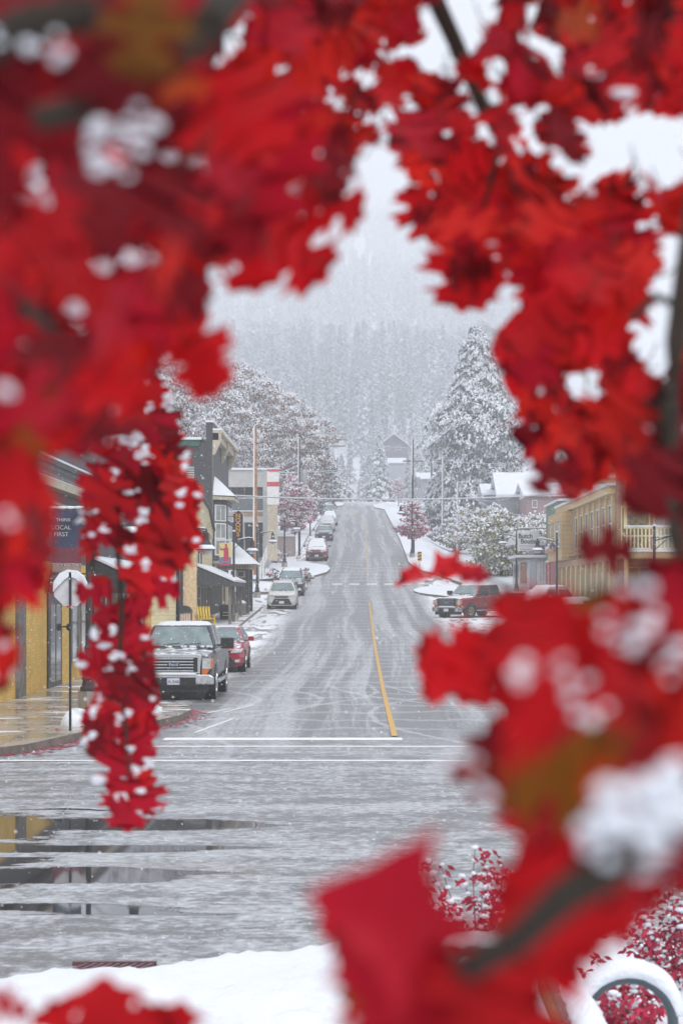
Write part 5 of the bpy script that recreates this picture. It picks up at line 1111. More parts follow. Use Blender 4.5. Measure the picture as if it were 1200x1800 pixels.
for i, (x, y, r, D) in enumerate(((835, 1695, .10, 11.0), (830, 1745, .055, 10.4), (845, 1775, .09, 10.2), (835, 1722, .05, 10.8))):
    p = P(x, y, D); b = MB(); b.blob((0, 0, 0), r*1.0, r, r*.45, 0, .1, 12, 8); o = b.build('snow_clump', SNOW, None, smooth=True, loc=p)
    b = MB(); b.tube([(0, 0, -p.z-.05), (0, 0, -.01)], .022, 6); st_ = b.build('stub', MOSS, o); tag(o, ['wide snow cap on a stub just under the stone post', 'round snow ball on a low stub left of the leaning timber', 'lowest of the snow capped stubs below the stone post', 'smaller snow ball upper of the pair below the stone post'][i], 'snow cap', 'snow capped stubs in the near garden')
# hoop bicycle rack
DH = 9.2; c = P(1104, 1712, DH); rad = .205; hr = empty('bicycle_rack', (c.x, DH, 0), 0, 'dark blue grey hoop bicycle rack with a thick snow cap at the lower right corner', 'bicycle rack')
top = c.z - .02; pts = [(-rad, 0, 0)] + [(rad*math.cos(math.pi-math.pi*k/20), 0, top-rad+rad*math.sin(math.pi*k/20)*1.0) for k in range(21)] + [(rad, 0, 0)]
HB = M('hoop_paint', (.055, .075, .085), .4, speck=.1); b = MB(); b.tube(pts, .026, 12); b.build('hoop', HB, hr, smooth=True)
b = MB(); n_ = 24; rr_ = []
for k in range(n_+1):
    th = math.pi*(.02+.96*k/n_)*.98; w = .012+.036*math.sin(math.pi*min(1, max(0, (k+.5)/(n_+1))))**.5 + random.uniform(-.002, .002); rr_.append(([(rad+.018+w*.45)*math.cos(math.pi-th), 0, top-rad+(rad+.022+w*.5)*math.sin(th)], w))
b.tube([q for q, w in rr_], [w for q, w in rr_], 12); b.build('snow_cap', SNOW, hr, smooth=True)
# leaning timber buried in snow
t0 = P(948, 1672, 9.4); t1_ = P(1015, 1830, 8.6); lt = empty('leaning_timber', t1_, 0, 'weathered leaning timber with snow lodged on it at the bottom right', 'timber'); a = t0-t1_; 
b = MB(); b.tube([Vector((0, 0, 0)), a*.5, a], [.055, .05, .03], 4); b.build('beam', GREYWOOD, lt); b = MB(); b.tube([Vector((-.05, -.02, -.0)), a*.5+Vector((-.05, -.02, 0)), a*.78+Vector((-.045, 0, 0))], [.03, .03, .015], 4); b.build('brace', WOOD, lt)
b = MB()
for k in range(12): u = k/11*.58; q = a*u; b.blob((q.x+.055, q.y-.02, q.z+.055), .075-.03*u, .075, .07-.02*u, 0, .1, 12, 8)
for k in range(10): u = .58+k/10*.40; q = a*u; b.blob((q.x+.022, q.y, q.z+.02), .022, .03, .03, 0, .1, 8, 6)
b.build('snow', SNOW, lt, smooth=True)
b = MB()
for k in range(26): b.blob((random.uniform(2.0, 3.6)*.75, random.uniform(9.2, 14), .10), random.uniform(.1, .35), random.uniform(.1, .4), random.uniform(.03, .10), 0, .12, 12, 8)
for x, y, D, r in ((560, 1790, 11.9, .16), (530, 1800, 11.8, .18), (595, 1775, 12.1, .14), (650, 1800, 11.8, .2)): p = P(x, y, D); b.blob((p.x, p.y, p.z-.03), r*1.2, r, r*.6, 0, .08, 14, 9)
tag(b.build('snow_lumps', SNOW, smooth=True), kind='stuff')
# ------------------------------------------------------------------ the oak leaves that frame the view
def leaf_red(name, c, t, var=.25):
    s = NT(name); p, X = s.pos(); f = s.noise(p, 9., 4); f2 = s.noise(p, 2.2, 3)
    a = s.mix(s.ramp(f, .3, .7), tuple(x*(1-var) for x in c), tuple(x*(1+var) for x in c)); tt = s.mix(s.ramp(f2, .35, .65), tuple(x*.75 for x in t), tuple(min(1, x*1.15) for x in t))
    pr = s.n('ShaderNodeBsdfPrincipled'); s.set(pr.inputs['Base Color'], a); pr.inputs['Roughness'].default_value = .5; pr.inputs['Specular IOR Level'].default_value = .25
    tr = s.n('ShaderNodeBsdfTranslucent'); s.set(tr.inputs['Color'], tt)
    mx = s.n('ShaderNodeMixShader'); mx.inputs[0].default_value = .6; s.t.links.new(pr.outputs[0], mx.inputs[1]); s.t.links.new(tr.outputs[0], mx.inputs[2]); s.t.links.new(mx.outputs[0], s.out.inputs[0]); return s.mat
LM = [leaf_red('oak_leaf_red', (.34, .006, .010), (.80, .012, .018)), leaf_red('oak_leaf_crimson', (.28, .005, .016), (.64, .010, .034)), leaf_red('oak_leaf_scarlet', (.38, .010, .008), (.9, .026, .016)), leaf_red('oak_leaf_maroon', (.13, .006, .010), (.26, .008, .016)), leaf_red('oak_leaf_olive', (.14, .055, .010), (.32, .12, .016)), leaf_red('oak_leaf_orange', (.30, .04, .010), (.60, .09, .015))]
HALF = [(.02, 0), (.05, .08), (.17, .12), (.31, .07), (.27, .18), (.17, .26), (.14, .33), (.27, .37), (.47, .32), (.39, .43), (.52, .53), (.33, .55), (.17, .56), (.14, .62), (.27, .70), (.42, .75), (.27, .78), (.27, .89), (.14, .83), (.08, .89), (.04, .95)]
STAR = [(.02, 0), (.06, .02), (.20, .03), (.36, -.04), (.33, .10), (.24, .22), (.20, .30), (.34, .36), (.56, .33), (.49, .46), (.38, .56), (.24, .60), (.20, .66), (.24, .73), (.38, .80), (.24, .84), (.13, .87), (.09, .91), (.06, .95)]
WEDGE = [(.02, 0), (.04, .12), (.06, .22), (.10, .30), (.26, .36), (.44, .38), (.34, .47), (.27, .54), (.22, .62), (.17, .70), (.13, .78), (.08, .87), (.04, .95)]
def leaf3d(HALF=HALF):
    """oak leaf, length 1 from base (0,0) to tip (0,1); returns outline (n,3) with the tip and the midrib"""
    k = random.uniform(.85, 1.2); j = lambda: random.uniform(-.015, .015)
    Rt = [(x*k+j()*2*(x > .1), y+j()) for x, y in HALF]; Lt = [(-x*k+j()*2*(x > .1), y+j()) for x, y in HALF]
    fold = random.uniform(-.15, .35); bend = random.uniform(-.25, .45); tw = random.uniform(-.3, .3)
    def z(x, y): return fold*abs(x) - bend*(y-.4)**2 + tw*x*y + .03*math.sin(9*x+7*y)
    R3 = [(x, y, z(x, y)) for x, y in Rt]; L3 = [(x, y, z(x, y)) for x, y in Lt]; Mid = [(0, y, z(0, y)) for x, y in HALF]; T = (0, 1.0, z(0, 1.0))
    return np.array(R3), np.array(L3), np.array(Mid), np.array(T)
def leaf_faces(n):
    f = []
    for i in range(n-1): f += [(i, i+1, 2*n+i+1, 2*n+i), (2*n+i, 2*n+i+1, n+i+1, n+i)]
    f += [(n-1, 3*n, 3*n, 2*n+n-1)]; return f
CELL = 5.0; GW, GH = int(1200/CELL)+24, int(1800/CELL)+24; OFF = 12
def raster(poly):
    """poly (n,2) in photo pixels -> (i0,j0,mask) on the planning grid"""
    q = poly/CELL + OFF; i0, j0 = np.floor(q.min(0)).astype(int); i1, j1 = np.ceil(q.max(0)).astype(int)
    i0, j0 = max(i0, 0), max(j0, 0); i1, j1 = min(i1, GW), min(j1, GH)
    if i1 <= i0 or j1 <= j0: return None
    xs = np.arange(i0, i1)+.5; ys = np.arange(j0, j1)+.5; x1, y1 = q.T; x2, y2 = np.roll(q, -1, 0).T; dy = np.where(y2 == y1, 1e-9, y2-y1)
    act = (y1[:, None] > ys) != (y2[:, None] > ys); xi = (x2-x1)[:, None]*(ys[None]-y1[:, None])/dy[:, None]+x1[:, None]
    cnt = (act[:, :, None] & (xs[None, None] < xi[:, :, None])).sum(0); ins = (cnt & 1).astype(bool)
    return i0, j0, ins
def paintg(grid, poly, v=True):
    r = raster(np.array(poly, float)); 
    if r: i0, j0, m = r; grid[j0:j0+m.shape[0], i0:i0+m.shape[1]][m] = v
def ell(x, y, rx, ry=None, a=0):
    ry = ry or rx; return [(x+rx*math.cos(t*math.pi/8)*math.cos(a)-ry*math.sin(t*math.pi/8)*math.sin(a), y+rx*math.cos(t*math.pi/8)*math.sin(a)+ry*math.sin(t*math.pi/8)*math.cos(a)) for t in range(16)]
CLEAR = np.zeros((GH, GW), bool); SOFT = CLEAR.copy()
MAIN = [(640,252),(665,255),(680,262),(700,295),(722,322),(727,345),(730,372),(712,428),(745,413),(765,437),(783,445),(776,480),(792,508),(812,530),(820,556),(845,553),(872,566),(880,580),(866,605),(863,628),(882,635),(878,667),(898,690),(914,723),(890,742),(902,772),(920,795),(934,815),(932,870),(949,843),(970,852),(985,866),(1008,886),(1022,877),(1047,862),(1062,852),(1107,840),(1085,882),(1078,912),(1062,935),(1010,945),(1003,962),(1000,985),(1030,995),(1060,1004),(1110,1003),(1108,1035),(1062,1064),(1040,1080),(1008,1080),(992,1067),(958,1054),(925,1054),(892,1058),(883,1096),(821,1100),(783,1112),(767,1146),(719,1158),(738,1180),(725,1217),(754,1182),(779,1221),(792,1222),(810,1250),(821,1229),(862,1221),(880,1240),(855,1290),(820,1315),(785,1330),(780,1360),(794,1398),(850,1402),(873,1417),(908,1457),(902,1533),(873,1574),(867,1609),(879,1627),(862,1656),(845,1690),(820,1702),(774,1673),(768,1638),(791,1603),(780,1574),(739,1550),(733,1498),(751,1475),(681,1533),(646,1557),(535,1570),(547,1627),(576,1662),(599,1708),(611,1743),(620,1770),(628,1860),(365,1860),(350,1770),(310,1745),(292,1772),(262,1752),(215,1740),(185,1710),(160,1730),(110,1738),(85,1772),(60,1765),(-20,1735),(-20,1212),(22,1200),(33,1161),(30,1133),(19,1100),(5,1078),(17,1061),(50,1058),(55,1075),(75,1067),(80,1017),(94,994),(94,955),(105,936),(92,892),(83,864),(75,822),(82,797),(112,797),(125,835),(150,850),(165,826),(150,845),(134,862),(153,904),(142,950),(146,985),(170,1010),(162,1018),(146,1043),(183,1053),(175,1070),(159,1112),(157,1128),(146,1155),(154,1187),(172,1213),(165,1240),(143,1256),(146,1293),(151,1320),(191,1349),(202,1381),(185,1410),(199,1432),(207,1448),(223,1467),(247,1448),(252,1420),(263,1410),(274,1435),(282,1384),(262,1350),(268,1320),(272,1295),(280,1250),(264,1230),(278,1218),(272,1180),(268,1126),(249,1096),(264,1076),(264,1050),(291,1046),(268,1002),(307,1019),(314,973),(333,1004),(345,955),(354,948),(350,926),(346,880),(356,870),(334,854),(334,832),(318,768),(320,736),(308,730),(298,684),(280,655),(280,625),(300,612),(320,640),(320,668),(345,672),(370,695),(350,650),(375,637),(330,600),(350,570),(360,530),(390,525),(370,500),(365,470),(380,455),(400,480),(425,450),(450,465),(460,505),(480,480),(500,495),(545,502),(530,435),(570,425),(550,392),(520,375),(530,362),(567,367),(597,385),(613,388),(620,365),(617,337),(602,320),(633,293),(636,270)]
paintg(CLEAR, MAIN)
# the two leaves that float across the open view are placed by hand below
for q in ([(172,950),(200,955),(240,995),(235,1002),(190,1000),(178,985)], [(185,885),(255,930),(250,945),(210,925)], [(190,1010),(222,1010),(225,1060),(200,1075)],
          [(733,10),(755,5),(772,30),(795,70),(800,110),(798,135),(780,128),(765,125),(750,135),(735,125),(742,100),(725,88),(730,68),(755,68),(752,52),(738,45)],
          [(775,-20),(880,-20),(868,20),(865,35),(848,50),(845,65),(835,80),(820,100),(812,88),(800,60),(785,30)],
          [(1032,240),(1055,222),(1080,220),(1100,205),(1103,190),(1120,187),(1132,205),(1160,210),(1180,203),(1220,203),(1220,308),(1160,300),(1100,295),(1075,310),(1045,303),(1040,285),(1050,275)],
          [(850,535),(855,525),(880,520),(885,490),(905,487),(910,515),(922,525),(920,540),(900,560),(870,560),(852,550)],
          [(1220,412),(1165,415),(1155,440),(1165,465),(1150,490),(1135,520),(1140,530),(1165,520),(1220,515)], [(1105,565),(1120,558),(1135,580),(1150,600),(1180,610),(1178,650),(1165,675),(1150,665),(1130,640),(1110,615)],
          [(990,650),(1000,645),(1015,660),(1030,660),(1035,642),(1047,650),(1050,675),(1058,690),(1040,700),(1000,697)],
          [(1100,908),(1140,903),(1192,912),(1195,950),(1185,972),(1130,975),(1104,965)],
          [(1156,1560),(1153,1595),(1128,1621),(1118,1640),(1083,1632),(1046,1646),(1039,1672),(1034,1709),(1025,1742),(1020,1760),(1025,1860),(1250,1860),(1250,1700),(1193,1675),(1160,1690),(1150,1668),(1170,1645),(1250,1630),(1250,1550)],
          [(950,1679),(970,1695),(995,1735),(1012,1750),(1030,1800),(1030,1860),(990,1860),(960,1765),(946,1720)]): paintg(CLEAR, q)
HOLES = '''70 247 22 18;58 300 22 34;67 345 30 18;25 383 25 20;353 90 22 12;380 103 20 15;393 43 12 12;395 75 14 14;390 163 12 12;297 272 20 16;347 282 18 14;315 193 14 9;437 13 18 15;407 45 10 18;467 103 15 21;503 123 20 20;450 62 9 9;480 38 8 9;488 70 8 8;600 127 24 14;647 133 24 26;692 88 30 25;543 195 17 24;590 177 20 18;562 160 8 8;630 212 23 20;680 213 22 38;723 180 18 27;557 253 11 14;780 230 13 15;772 302 14 13;755 335 11 11;633 13 9 9;655 42 10 8;693 10 9 11;752 177 8 8;932 17 18 18;955 12 12 14;1047 10 16 18;1023 3 8 8;1100 15 18 17;1187 5 16 10;928 67 14 20;967 90 24 20;978 120 13 16;873 117 18 27;1030 150 16 15;813 155 14 13;833 188 18 20;865 170 20 14;915 197 16 22;952 193 16 20;850 238 22 20;933 240 13 19;1023 223 14 17;907 268 9 9;873 282 8 8;943 275 10 12;980 287 24 20;1013 317 32 24;993 352 14 10;862 313 20 18;813 323 10 12;1177 143 11 16;1160 67 8 8;1185 73 11 11;1127 342 16 18;1137 387 22 20;1182 337 15 12;807 385 9 18;820 418 11 11;878 483 11 11;947 523 10 9;973 510 15 13;1130 403 16 9;1180 542 25 20;1170 580 22 22;1097 588 8 8;955 685 15 16;938 755 11 14;1197 620 8 20;985 805 18 22;1064 800 17 10;1066 830 16 10;180 470 17 20;228 455 20 25;265 460 12 18;243 432 11 9;130 540 22 22;143 582 14 22;63 558 18 13;18 585 15 15;37 640 14 13;312 523 6 9;203 700 8 9;180 648 9 11;810 1131 14 11;1021 1342 18 36;942 1329 10 9;984 1425 16 20;900 1475 12 14;827 1726 9 11;835 1752 9 9;780 1772 20 16;845 1715 16 20;186 803 14 14;52 1000 1 1'''
for h in HOLES.split(';'): x, y, a, c = map(float, h.split()); paintg(SOFT, ell(x, y, a*.92, c*.92))
COVER = np.zeros((GH, GW), np.int16)
def place(p, q_ang, D, size, tilt, yaw):
    """transform for one leaf: centre pixel p, direction of the tip on the picture, depth, metres"""
    u = Vector((math.cos(q_ang), 0, -math.sin(q_ang)))   # tip direction in the world's x-z plane
    n = Vector((0, -1, 0)); w = u.cross(n)
    Rm = Matrix.Rotation(tilt, 3, w) @ Matrix.Rotation(yaw, 3, u)
    return P(p[0], p[1], D), Rm @ u, Rm @ w, Rm @ n
def make_leaf(p, ang, D, size, tilt, yaw, shape=None):
    R3, L3, Mi, T = leaf3d(shape or HALF); c, u, w, n = place(p, ang, D, size, tilt, yaw); u, w, n, c = (np.array(v) for v in (u, w, n, c))
    pts = np.concatenate([R3, L3, Mi, T[None]]); W = c + size*((pts[:, :1])*w + (pts[:, 1:2]-.5)*u + pts[:, 2:3]*n)
    k = len(R3); S = np.stack([PX+F*W[:, 0]/W[:, 1], PY-F*(W[:, 2]-CH)/W[:, 1]], 1)
    out = np.concatenate([S[:k], S[3*k:], S[k:2*k][::-1]]); base = c + size*(-.5)*u
    return W, out, base, c, u, w, n, k
SPR = []
class Branch:
    def __init__(s, label, group='oak branches framing the street'):
        s.lab = label; s.V = []; s.Fq = []; s.M = []; s.sn = MB(); s.tw = MB(); s.n = 0; s.group = group; s.nv = 0
    def add_leaf(s, r, mi, size):
        W, out, base, c, u, w, n, k = r; f = np.array(leaf_faces(k)); s.V.append(W); s.Fq.append(f+s.nv); s.M += [mi]*len(f); s.nv += len(W); s.n += 1
        b = Vector(base); st = b - Vector(u)*size*.28 + Vector((0, 0, .01)); s.tw.tube([b+Vector(u)*size*.02, b-Vector(u)*size*.14, st], .0011*max(.7, size*8), 4, cap=False)
    def snow(s, r, size, amt, dusty=False):
        W, out, base, c, u, w, n, k = r; up = np.array([0, 0, 1.]); Mid = W[2*k:3*k]; allp = W[:2*k]
        m = int(amt); 
        for _ in range(m):
            a = Mid[random.randrange(3, k)]; e = allp[random.randrange(len(allp))]; t = random.uniform(.0, .65); q = a*(1-t)+e*t + up*size*.02 - np.array([0, size*.03, 0])
            rr = size*(random.uniform(.03, .055) if dusty else random.uniform(.06, .13)); s.sn.blob(tuple(q), rr*random.uniform(1, 1.8), rr*.8, rr*random.uniform(.5, .8), 0, .2, 8, 6)
    def finish(s):
        root = empty('oak_branch', tuple(np.mean(np.concatenate(s.V), 0)), 0, s.lab, 'oak branch', s.group); loc = -Vector(root.location)
        V = np.concatenate(s.V); Fq = np.concatenate(s.Fq); q = Fq[Fq[:, 1] != Fq[:, 2]]; M_ = np.array(s.M)[Fq[:, 1] != Fq[:, 2]]
        o = fastmesh('leaves', V, q, 4, M_, LM, root); o.location = loc
        o = s.tw.build('twigs', TWG, root); o.location = loc
        if s.sn.v: o = s.sn.build('snow', SNOW, root, smooth=True); o.location = loc
TWG = M('oak_twig', (.022, .015, .009), .85, scale=30)
def fill(br, region, Drange, sizes, mats, want=1, tol=.03, tries=2600, snow=(.3, 2), spread=.7, ang=None, gain=.34, soft=.48):
    reg = np.zeros((GH, GW), bool)
    for q in region: paintg(reg, q)
    reg &= ~(CLEAR | SOFT); cov = COVER; fails = 0
    for t in range(tries):
        need = reg & (cov < want); idx = np.flatnonzero(need) if t % 25 == 0 or t < 5 else idx
        if len(idx) == 0: break
        c = idx[random.randrange(len(idx))]; j, i = divmod(int(c), GW)
        if cov[j, i] >= want: continue
        p = ((i+.5-OFF)*CELL+random.uniform(-25, 25)*0, (j+.5-OFF)*CELL)
        pr = t/tries; D = random.uniform(*Drange); size = random.uniform(*sizes)*(1 if pr < .4 else (.72 if pr < .65 else .48)); best = None
        for a_ in range(5 if pr < .5 else 3):
            an = random.uniform(0, 2*math.pi) if ang is None or random.random() < .3 else random.gauss(*ang); pl = F/D*size; qx = p[0]-math.cos(an)*pl*random.uniform(-.3, .4); qy = p[1]-math.sin(an)*pl*random.uniform(-.3, .4)
            r = make_leaf((qx, qy), an, D, size, random.gauss(0, spread*.6), random.gauss(0, spread*.6)); ra = raster(r[1])
            if ra is None: continue
            i0, j0, m = ra; A = m.sum()
            if A < 6: continue
            sl = (slice(j0, j0+m.shape[0]), slice(i0, i0+m.shape[1])); bad = ((m & CLEAR[sl]).sum() + soft*(m & SOFT[sl]).sum())/A; gn = (m & need[sl]).sum()/A
            if bad <= tol and gn > gain*(1 if pr < .4 else .6 if pr < .7 else .35) and (best is None or gn-bad*3 > best[0]): best = (gn-bad*3, r, sl, m, size)
        if best is None: continue
        _, r, sl, m, size = best; cov[sl][m] += 1
        br.add_leaf(r, random.choices(range(6), mats)[0], size)
        if random.random() < snow[0]: br.snow(r, size, random.randint(1, snow[1]))
def hand(br, lst, mi=0, snow=0, shape=None):
    for (x, y, a, Lpx, D, til, yaw) in lst:
        size = Lpx*D/F; r = make_leaf((x, y), R(a), D, size, R(til), R(yaw), shape); ra = raster(r[1])
        if ra: i0, j0, m = ra; COVER[j0:j0+m.shape[0], i0:i0+m.shape[1]][m] += 1
        br.add_leaf(r, mi, size)
        if snow: br.snow(r, size, snow)
def puffs(br, lst, D):
    """snow lodged on the twigs: (x, y, rx, ry) in pixels at depth D"""
    for x, y, rx, ry in lst:
        k = D/F; n_ = max(1, int(max(rx, ry)/min(rx, ry)*1.6)); 
        if min(rx, ry) < 18 and random.random() < .3: continue
        for i in range(n_):
            t = (i/(n_-1)-.5) if n_ > 1 else 0; dx = (rx-min(rx, ry))*2*t; dy = (ry-min(rx, ry))*2*t; p = P(x+dx, y+dy, D); r_ = min(rx, ry)*k
            br.sn.blob((p.x, p.y, p.z), r_*random.uniform(.8, 1.1), r_, r_*random.uniform(.6, .9), 0, .25, 10, 7)
            for _ in range(2): br.sn.blob((p.x+r_*random.uniform(-.9, .9), p.y, p.z+r_*random.uniform(-1., .6)), r_*random.uniform(.3, .7), r_*.5, r_*random.uniform(.3, .6), 0, .25, 8, 6)
def ragged(br, lst, D):
    for x, y, rx, ry in lst:
        k = D/F
        for _ in range(int(3+rx*ry/12)):
            u, v = random.gauss(0, .42), random.gauss(0, .42); r_ = random.uniform(1.8, 4.4)*k; p = P(x+u*rx, y+v*ry, D+random.uniform(-.03, .03)); br.sn.blob((p.x, p.y, p.z), r_*random.uniform(1., 1.9), r_, r_*random.uniform(.5, .9), 0, .25, 7, 5)
def twig(br, pts, rad): br.tw.tube([P(*q) for q in pts], rad, 7)
# --- hand-placed silhouettes against the open view (x, y, tip angle, length px, depth, tilt, yaw)
b1 = Branch('hanging spray of small snowy red oak leaves left of the black pickup')
hand(b1, [(228,1415,92,105,3.9,5,10),(262,1400,75,80,4.0,10,-30),(205,1350,110,95,4.0,0,20),(185,1290,170,85,4.0,0,10),(245,1310,60,80,4.0,0,0),(250,1225,20,75,4.0,10,0),(170,1165,170,80,4.1,0,0),(235,1150,70,90,4.0,0,0),(165,1040,175,75,4.0,0,0),(285,1035,-15,75,4.0,0,0),(200,1110,120,85,4.1,0,0)], 1, 1)
fill(b1, [[(165,824),(134,862),(153,904),(142,950),(146,985),(170,1010),(146,1043),(183,1053),(157,1128),(146,1155),(172,1213),(143,1256),(151,1320),(191,1349),(202,1381),(185,1410),(223,1467),(247,1448),(282,1384),(262,1350),(272,1295),(280,1250),(272,1180),(268,1126),(249,1096),(291,1046),(268,1002),(307,1019),(345,955),(350,926),(346,880),(356,870),(334,832),(318,768),(308,730),(280,655),(240,700),(190,760)]], (3.7, 4.2), (.105, .14), (4, 6, 2, 4, 0, 0), 1, .09, 1300, (.10, 1), .4, (R(95), .9), .28)
fill(b1, [[(180,790),(340,790),(350,960),(300,1000),(290,1040),(260,1200),(170,1200),(190,1050),(160,880)]], (3.9, 4.4), (.10, .13), (4, 6, 1, 6, 0, 0), 2, .08, 260, (.2, 2), .5, (R(95), .9), .3)
ragged(b1, [(225, 775, 34, 14), (195, 745, 13, 10), (265, 715, 11, 9), (292, 700, 10, 24), (325, 812, 5, 22), (250, 800, 16, 10), (160, 900, 16, 6), (140, 915, 10, 7), (200, 830, 10, 12), (232, 865, 14, 6), (320, 868, 13, 8), (348, 872, 7, 6), (185, 930, 10, 7), (245, 915, 11, 6), (255, 900, 8, 10), (318, 890, 10, 7), (345, 950, 6, 5), (230, 965, 11, 13), (255, 990, 8, 12), (165, 1115, 7, 16), (198, 1105, 8, 12), (205, 1150, 11, 12), (228, 1170, 10, 16), (192, 1178, 8, 10), (178, 1220, 7, 16), (165, 1250, 10, 10), (210, 1262, 7, 6), (225, 1255, 6, 7), (232, 1315, 8, 6), (150, 1300, 10, 5), (165, 1290, 8, 6), (240, 1355, 6, 9), (262, 1345, 6, 12), (248, 1390, 7, 6)], 3.75)
twig(b1, [(330,560,3.0),(255,650,3.6),(210,760,3.9),(207,850,3.95),(206,950,3.95),(214,1060,3.95),(210,1180,3.95),(222,1290,3.95),(226,1370,3.95)], [.012, .010, .009, .008, .006, .005, .004, .003, .002]); twig(b1, [(206,880,3.9),(175,930,3.9),(160,1000,3.95)], .004); twig(b1, [(207,860,3.9),(260,900,3.9),(310,960,3.95)], .004)
b1.finish()
b2 = Branch('oak branch across the upper right with many small sky gaps between scarlet leaves')
hand(b2, [(735,370,250,110,2.3,0,10),(820,480,100,150,2.2,0,0)], 0)
fill(b2, [[(400,-60),(790,-60),(800,120),(760,270),(690,260),(560,250),(480,160)]], (2.2, 2.6), (.065, .10), (6, 3, 5, 2, 0, 0), 1, .05, 1500, (.0, 1), .5, None, .28, .30)
fill(b2, [[(480,-60),(790,-60),(760,270),(600,250)]], (2.3, 2.7), (.06, .09), (5, 3, 4, 4, 0, 0), 2, .05, 700, (.0, 1), .5, None, .28, .45)
UR = [[(560,-60),(1260,-60),(1260,560),(1190,700),(1120,830),(1000,890),(900,830),(860,600),(780,540),(700,400),(640,250)]]
fill(b2, UR, (2.0, 2.6), (.10, .15), (6, 3, 5, 2, 0, .3), 1, .04, 3800, (.10, 2), .7, (R(105), 1.1), .30)
fill(b2, UR, (2.0, 2.6), (.08, .13), (5, 3, 4, 3, 0, .3), 2, .05, 2600, (.05, 1), .7, (R(105), 1.1), .3, .85)
fill(b2, [[(900,-60),(1260,-60),(1260,900),(1010,900),(880,720),(830,560),(900,420),(860,200)]], (1.7, 2.1), (.09, .14), (5, 3, 3, 6, 0, .3), 3, .02, 900, (.06, 2), .7, (R(105), 1.1), .4, 1.)
twig(b2, [(740,-60,2.4),(775,20,2.4),(812,100,2.4),(850,190,2.4),(905,280,2.4),(960,400,2.4),(1040,520,2.3)], [.011, .011, .010, .009, .008, .006, .004]); twig(b2, [(850,190,2.4),(920,180,2.4),(1000,130,2.4)], .004); twig(b2, [(880,240,2.4),(860,330,2.4),(830,420,2.4)], .003)
b2.finish()
b3 = Branch('dark vertical oak stem with leaves at the right edge beside the yellow building')
twig(b3, [(1230,300,1.9),(1205,480,1.8),(1188,600,1.75),(1175,720,1.7),(1172,830,1.7),(1185,940,1.65),(1215,1040,1.6)], [.011, .011, .010, .010, .009, .008, .007]); twig(b3, [(1178,680,1.7),(1140,715,1.75),(1110,740,1.8),(1090,790,1.8)], .007); twig(b3, [(1195,540,1.8),(1150,520,1.8),(1110,560,1.85)], .004)
fill(b3, [[(1000,690),(1260,690),(1260,1020),(1195,960),(1195,905),(1100,900),(1075,960),(1060,930),(1110,835),(1060,850)]], (1.6, 2.0), (.10, .14), (6, 4, 4, 3, 0, 1), 2, .03, 700, (.0, 2), .6, (R(100), 1.), .3)
hand(b3, [(1062,968,188,125,1.7,20,25),(1150,850,120,150,1.6,0,0),(960,835,120,85,2.0,10,0)], 3)
b3.finish()
b4 = Branch('single curled red oak leaf floating over the right kerb and the parked red pickup')
hand(b4, [(772,1010,180,180,2.9,0,74),(803,988,266,55,2.9,0,60),(812,1008,182,95,2.8,0,66)], 0); hand(b4, [(835,1012,178,60,2.7,0,55)], 1)
twig(b4, [(855,1015,2.05),(930,1060,1.9),(1010,1120,1.6),(1120,1200,1.3)], [.002, .003, .004, .006]); b4.finish()
b5 = Branch('large soft mass of red oak leaves covering the lower right, stretching toward the yellow line')
hand(b5, [(812,1160,165,180,1.9,0,40),(800,1165,190,175,1.85,0,-45),(795,1190,155,150,1.85,0,45),(835,1175,110,150,1.8,0,0),(905,1090,250,120,1.8,10,0),(960,1085,265,110,1.7,0,0)], 0)
LR = [[(719,1158),(783,1112),(883,1096),(892,1058),(958,1050),(1010,1080),(1062,1060),(1115,1000),(1260,960),(1260,1640),(1150,1640),(1120,1620),(1040,1640),(1030,1740),(950,1680),(950,1760),(985,1860),(600,1860),(599,1708),(535,1568),(646,1557),(751,1475),(733,1498),(780,1574),(768,1638),(820,1702),(865,1650),(870,1574),(908,1457),(850,1403),(780,1395),(770,1335),(860,1250),(810,1250),(725,1217)]]
fill(b5, [[(719,1158),(783,1112),(883,1096),(892,1058),(958,1050),(1062,1060),(1062,1300),(860,1300),(810,1250),(725,1217)]], (1.5, 1.9), (.11, .15), (6, 4, 4, 2, 0, 1), 1, .03, 700, (.1, 2), .6, (R(170), .9), .3)
fill(b5, LR, (.85, 1.25), (.12, .16), (6, 4, 3, 3, .5, .5), 1, .05, 1600, (.06, 2), .6, None, .3)
fill(b5, LR, (.85, 1.25), (.11, .15), (6, 4, 3, 3, .5, .5), 2, .05, 1200, (.05, 2), .6, None, .3)
fill(b5, LR, (.75, .95), (.10, .14), (5, 4, 2, 4, 1, 1), 3, .02, 700, (.1, 1), .6, None, .4)
def dust(br, lst, D, r=10, step=30):
    for x, y, rad in lst:
        for _ in range(int((rad/step)**2*1.5)+1):
            a = random.uniform(0, 6.28); q = rad*random.random()**.5; p = P(x+q*math.cos(a), y+q*.75*math.sin(a), D*random.uniform(.97, 1.03)); k = r*D/F*random.uniform(.6, 1.2); br.sn.blob((p.x, p.y, p.z), k*1.2, k, k*.8, 0, .2, 8, 6)
dust(b5, [(930,1195,45),(800,1330,42),(1120,1085,75),(1165,1150,60),(985,1195,50),(860,1375,35),(700,1600,40),(1040,1240,40)], .85, 11, 26)
dust(b5, [(1115,1440,95),(1170,1395,75),(1060,1475,50),(1130,1420,60)], .72, 17, 21)
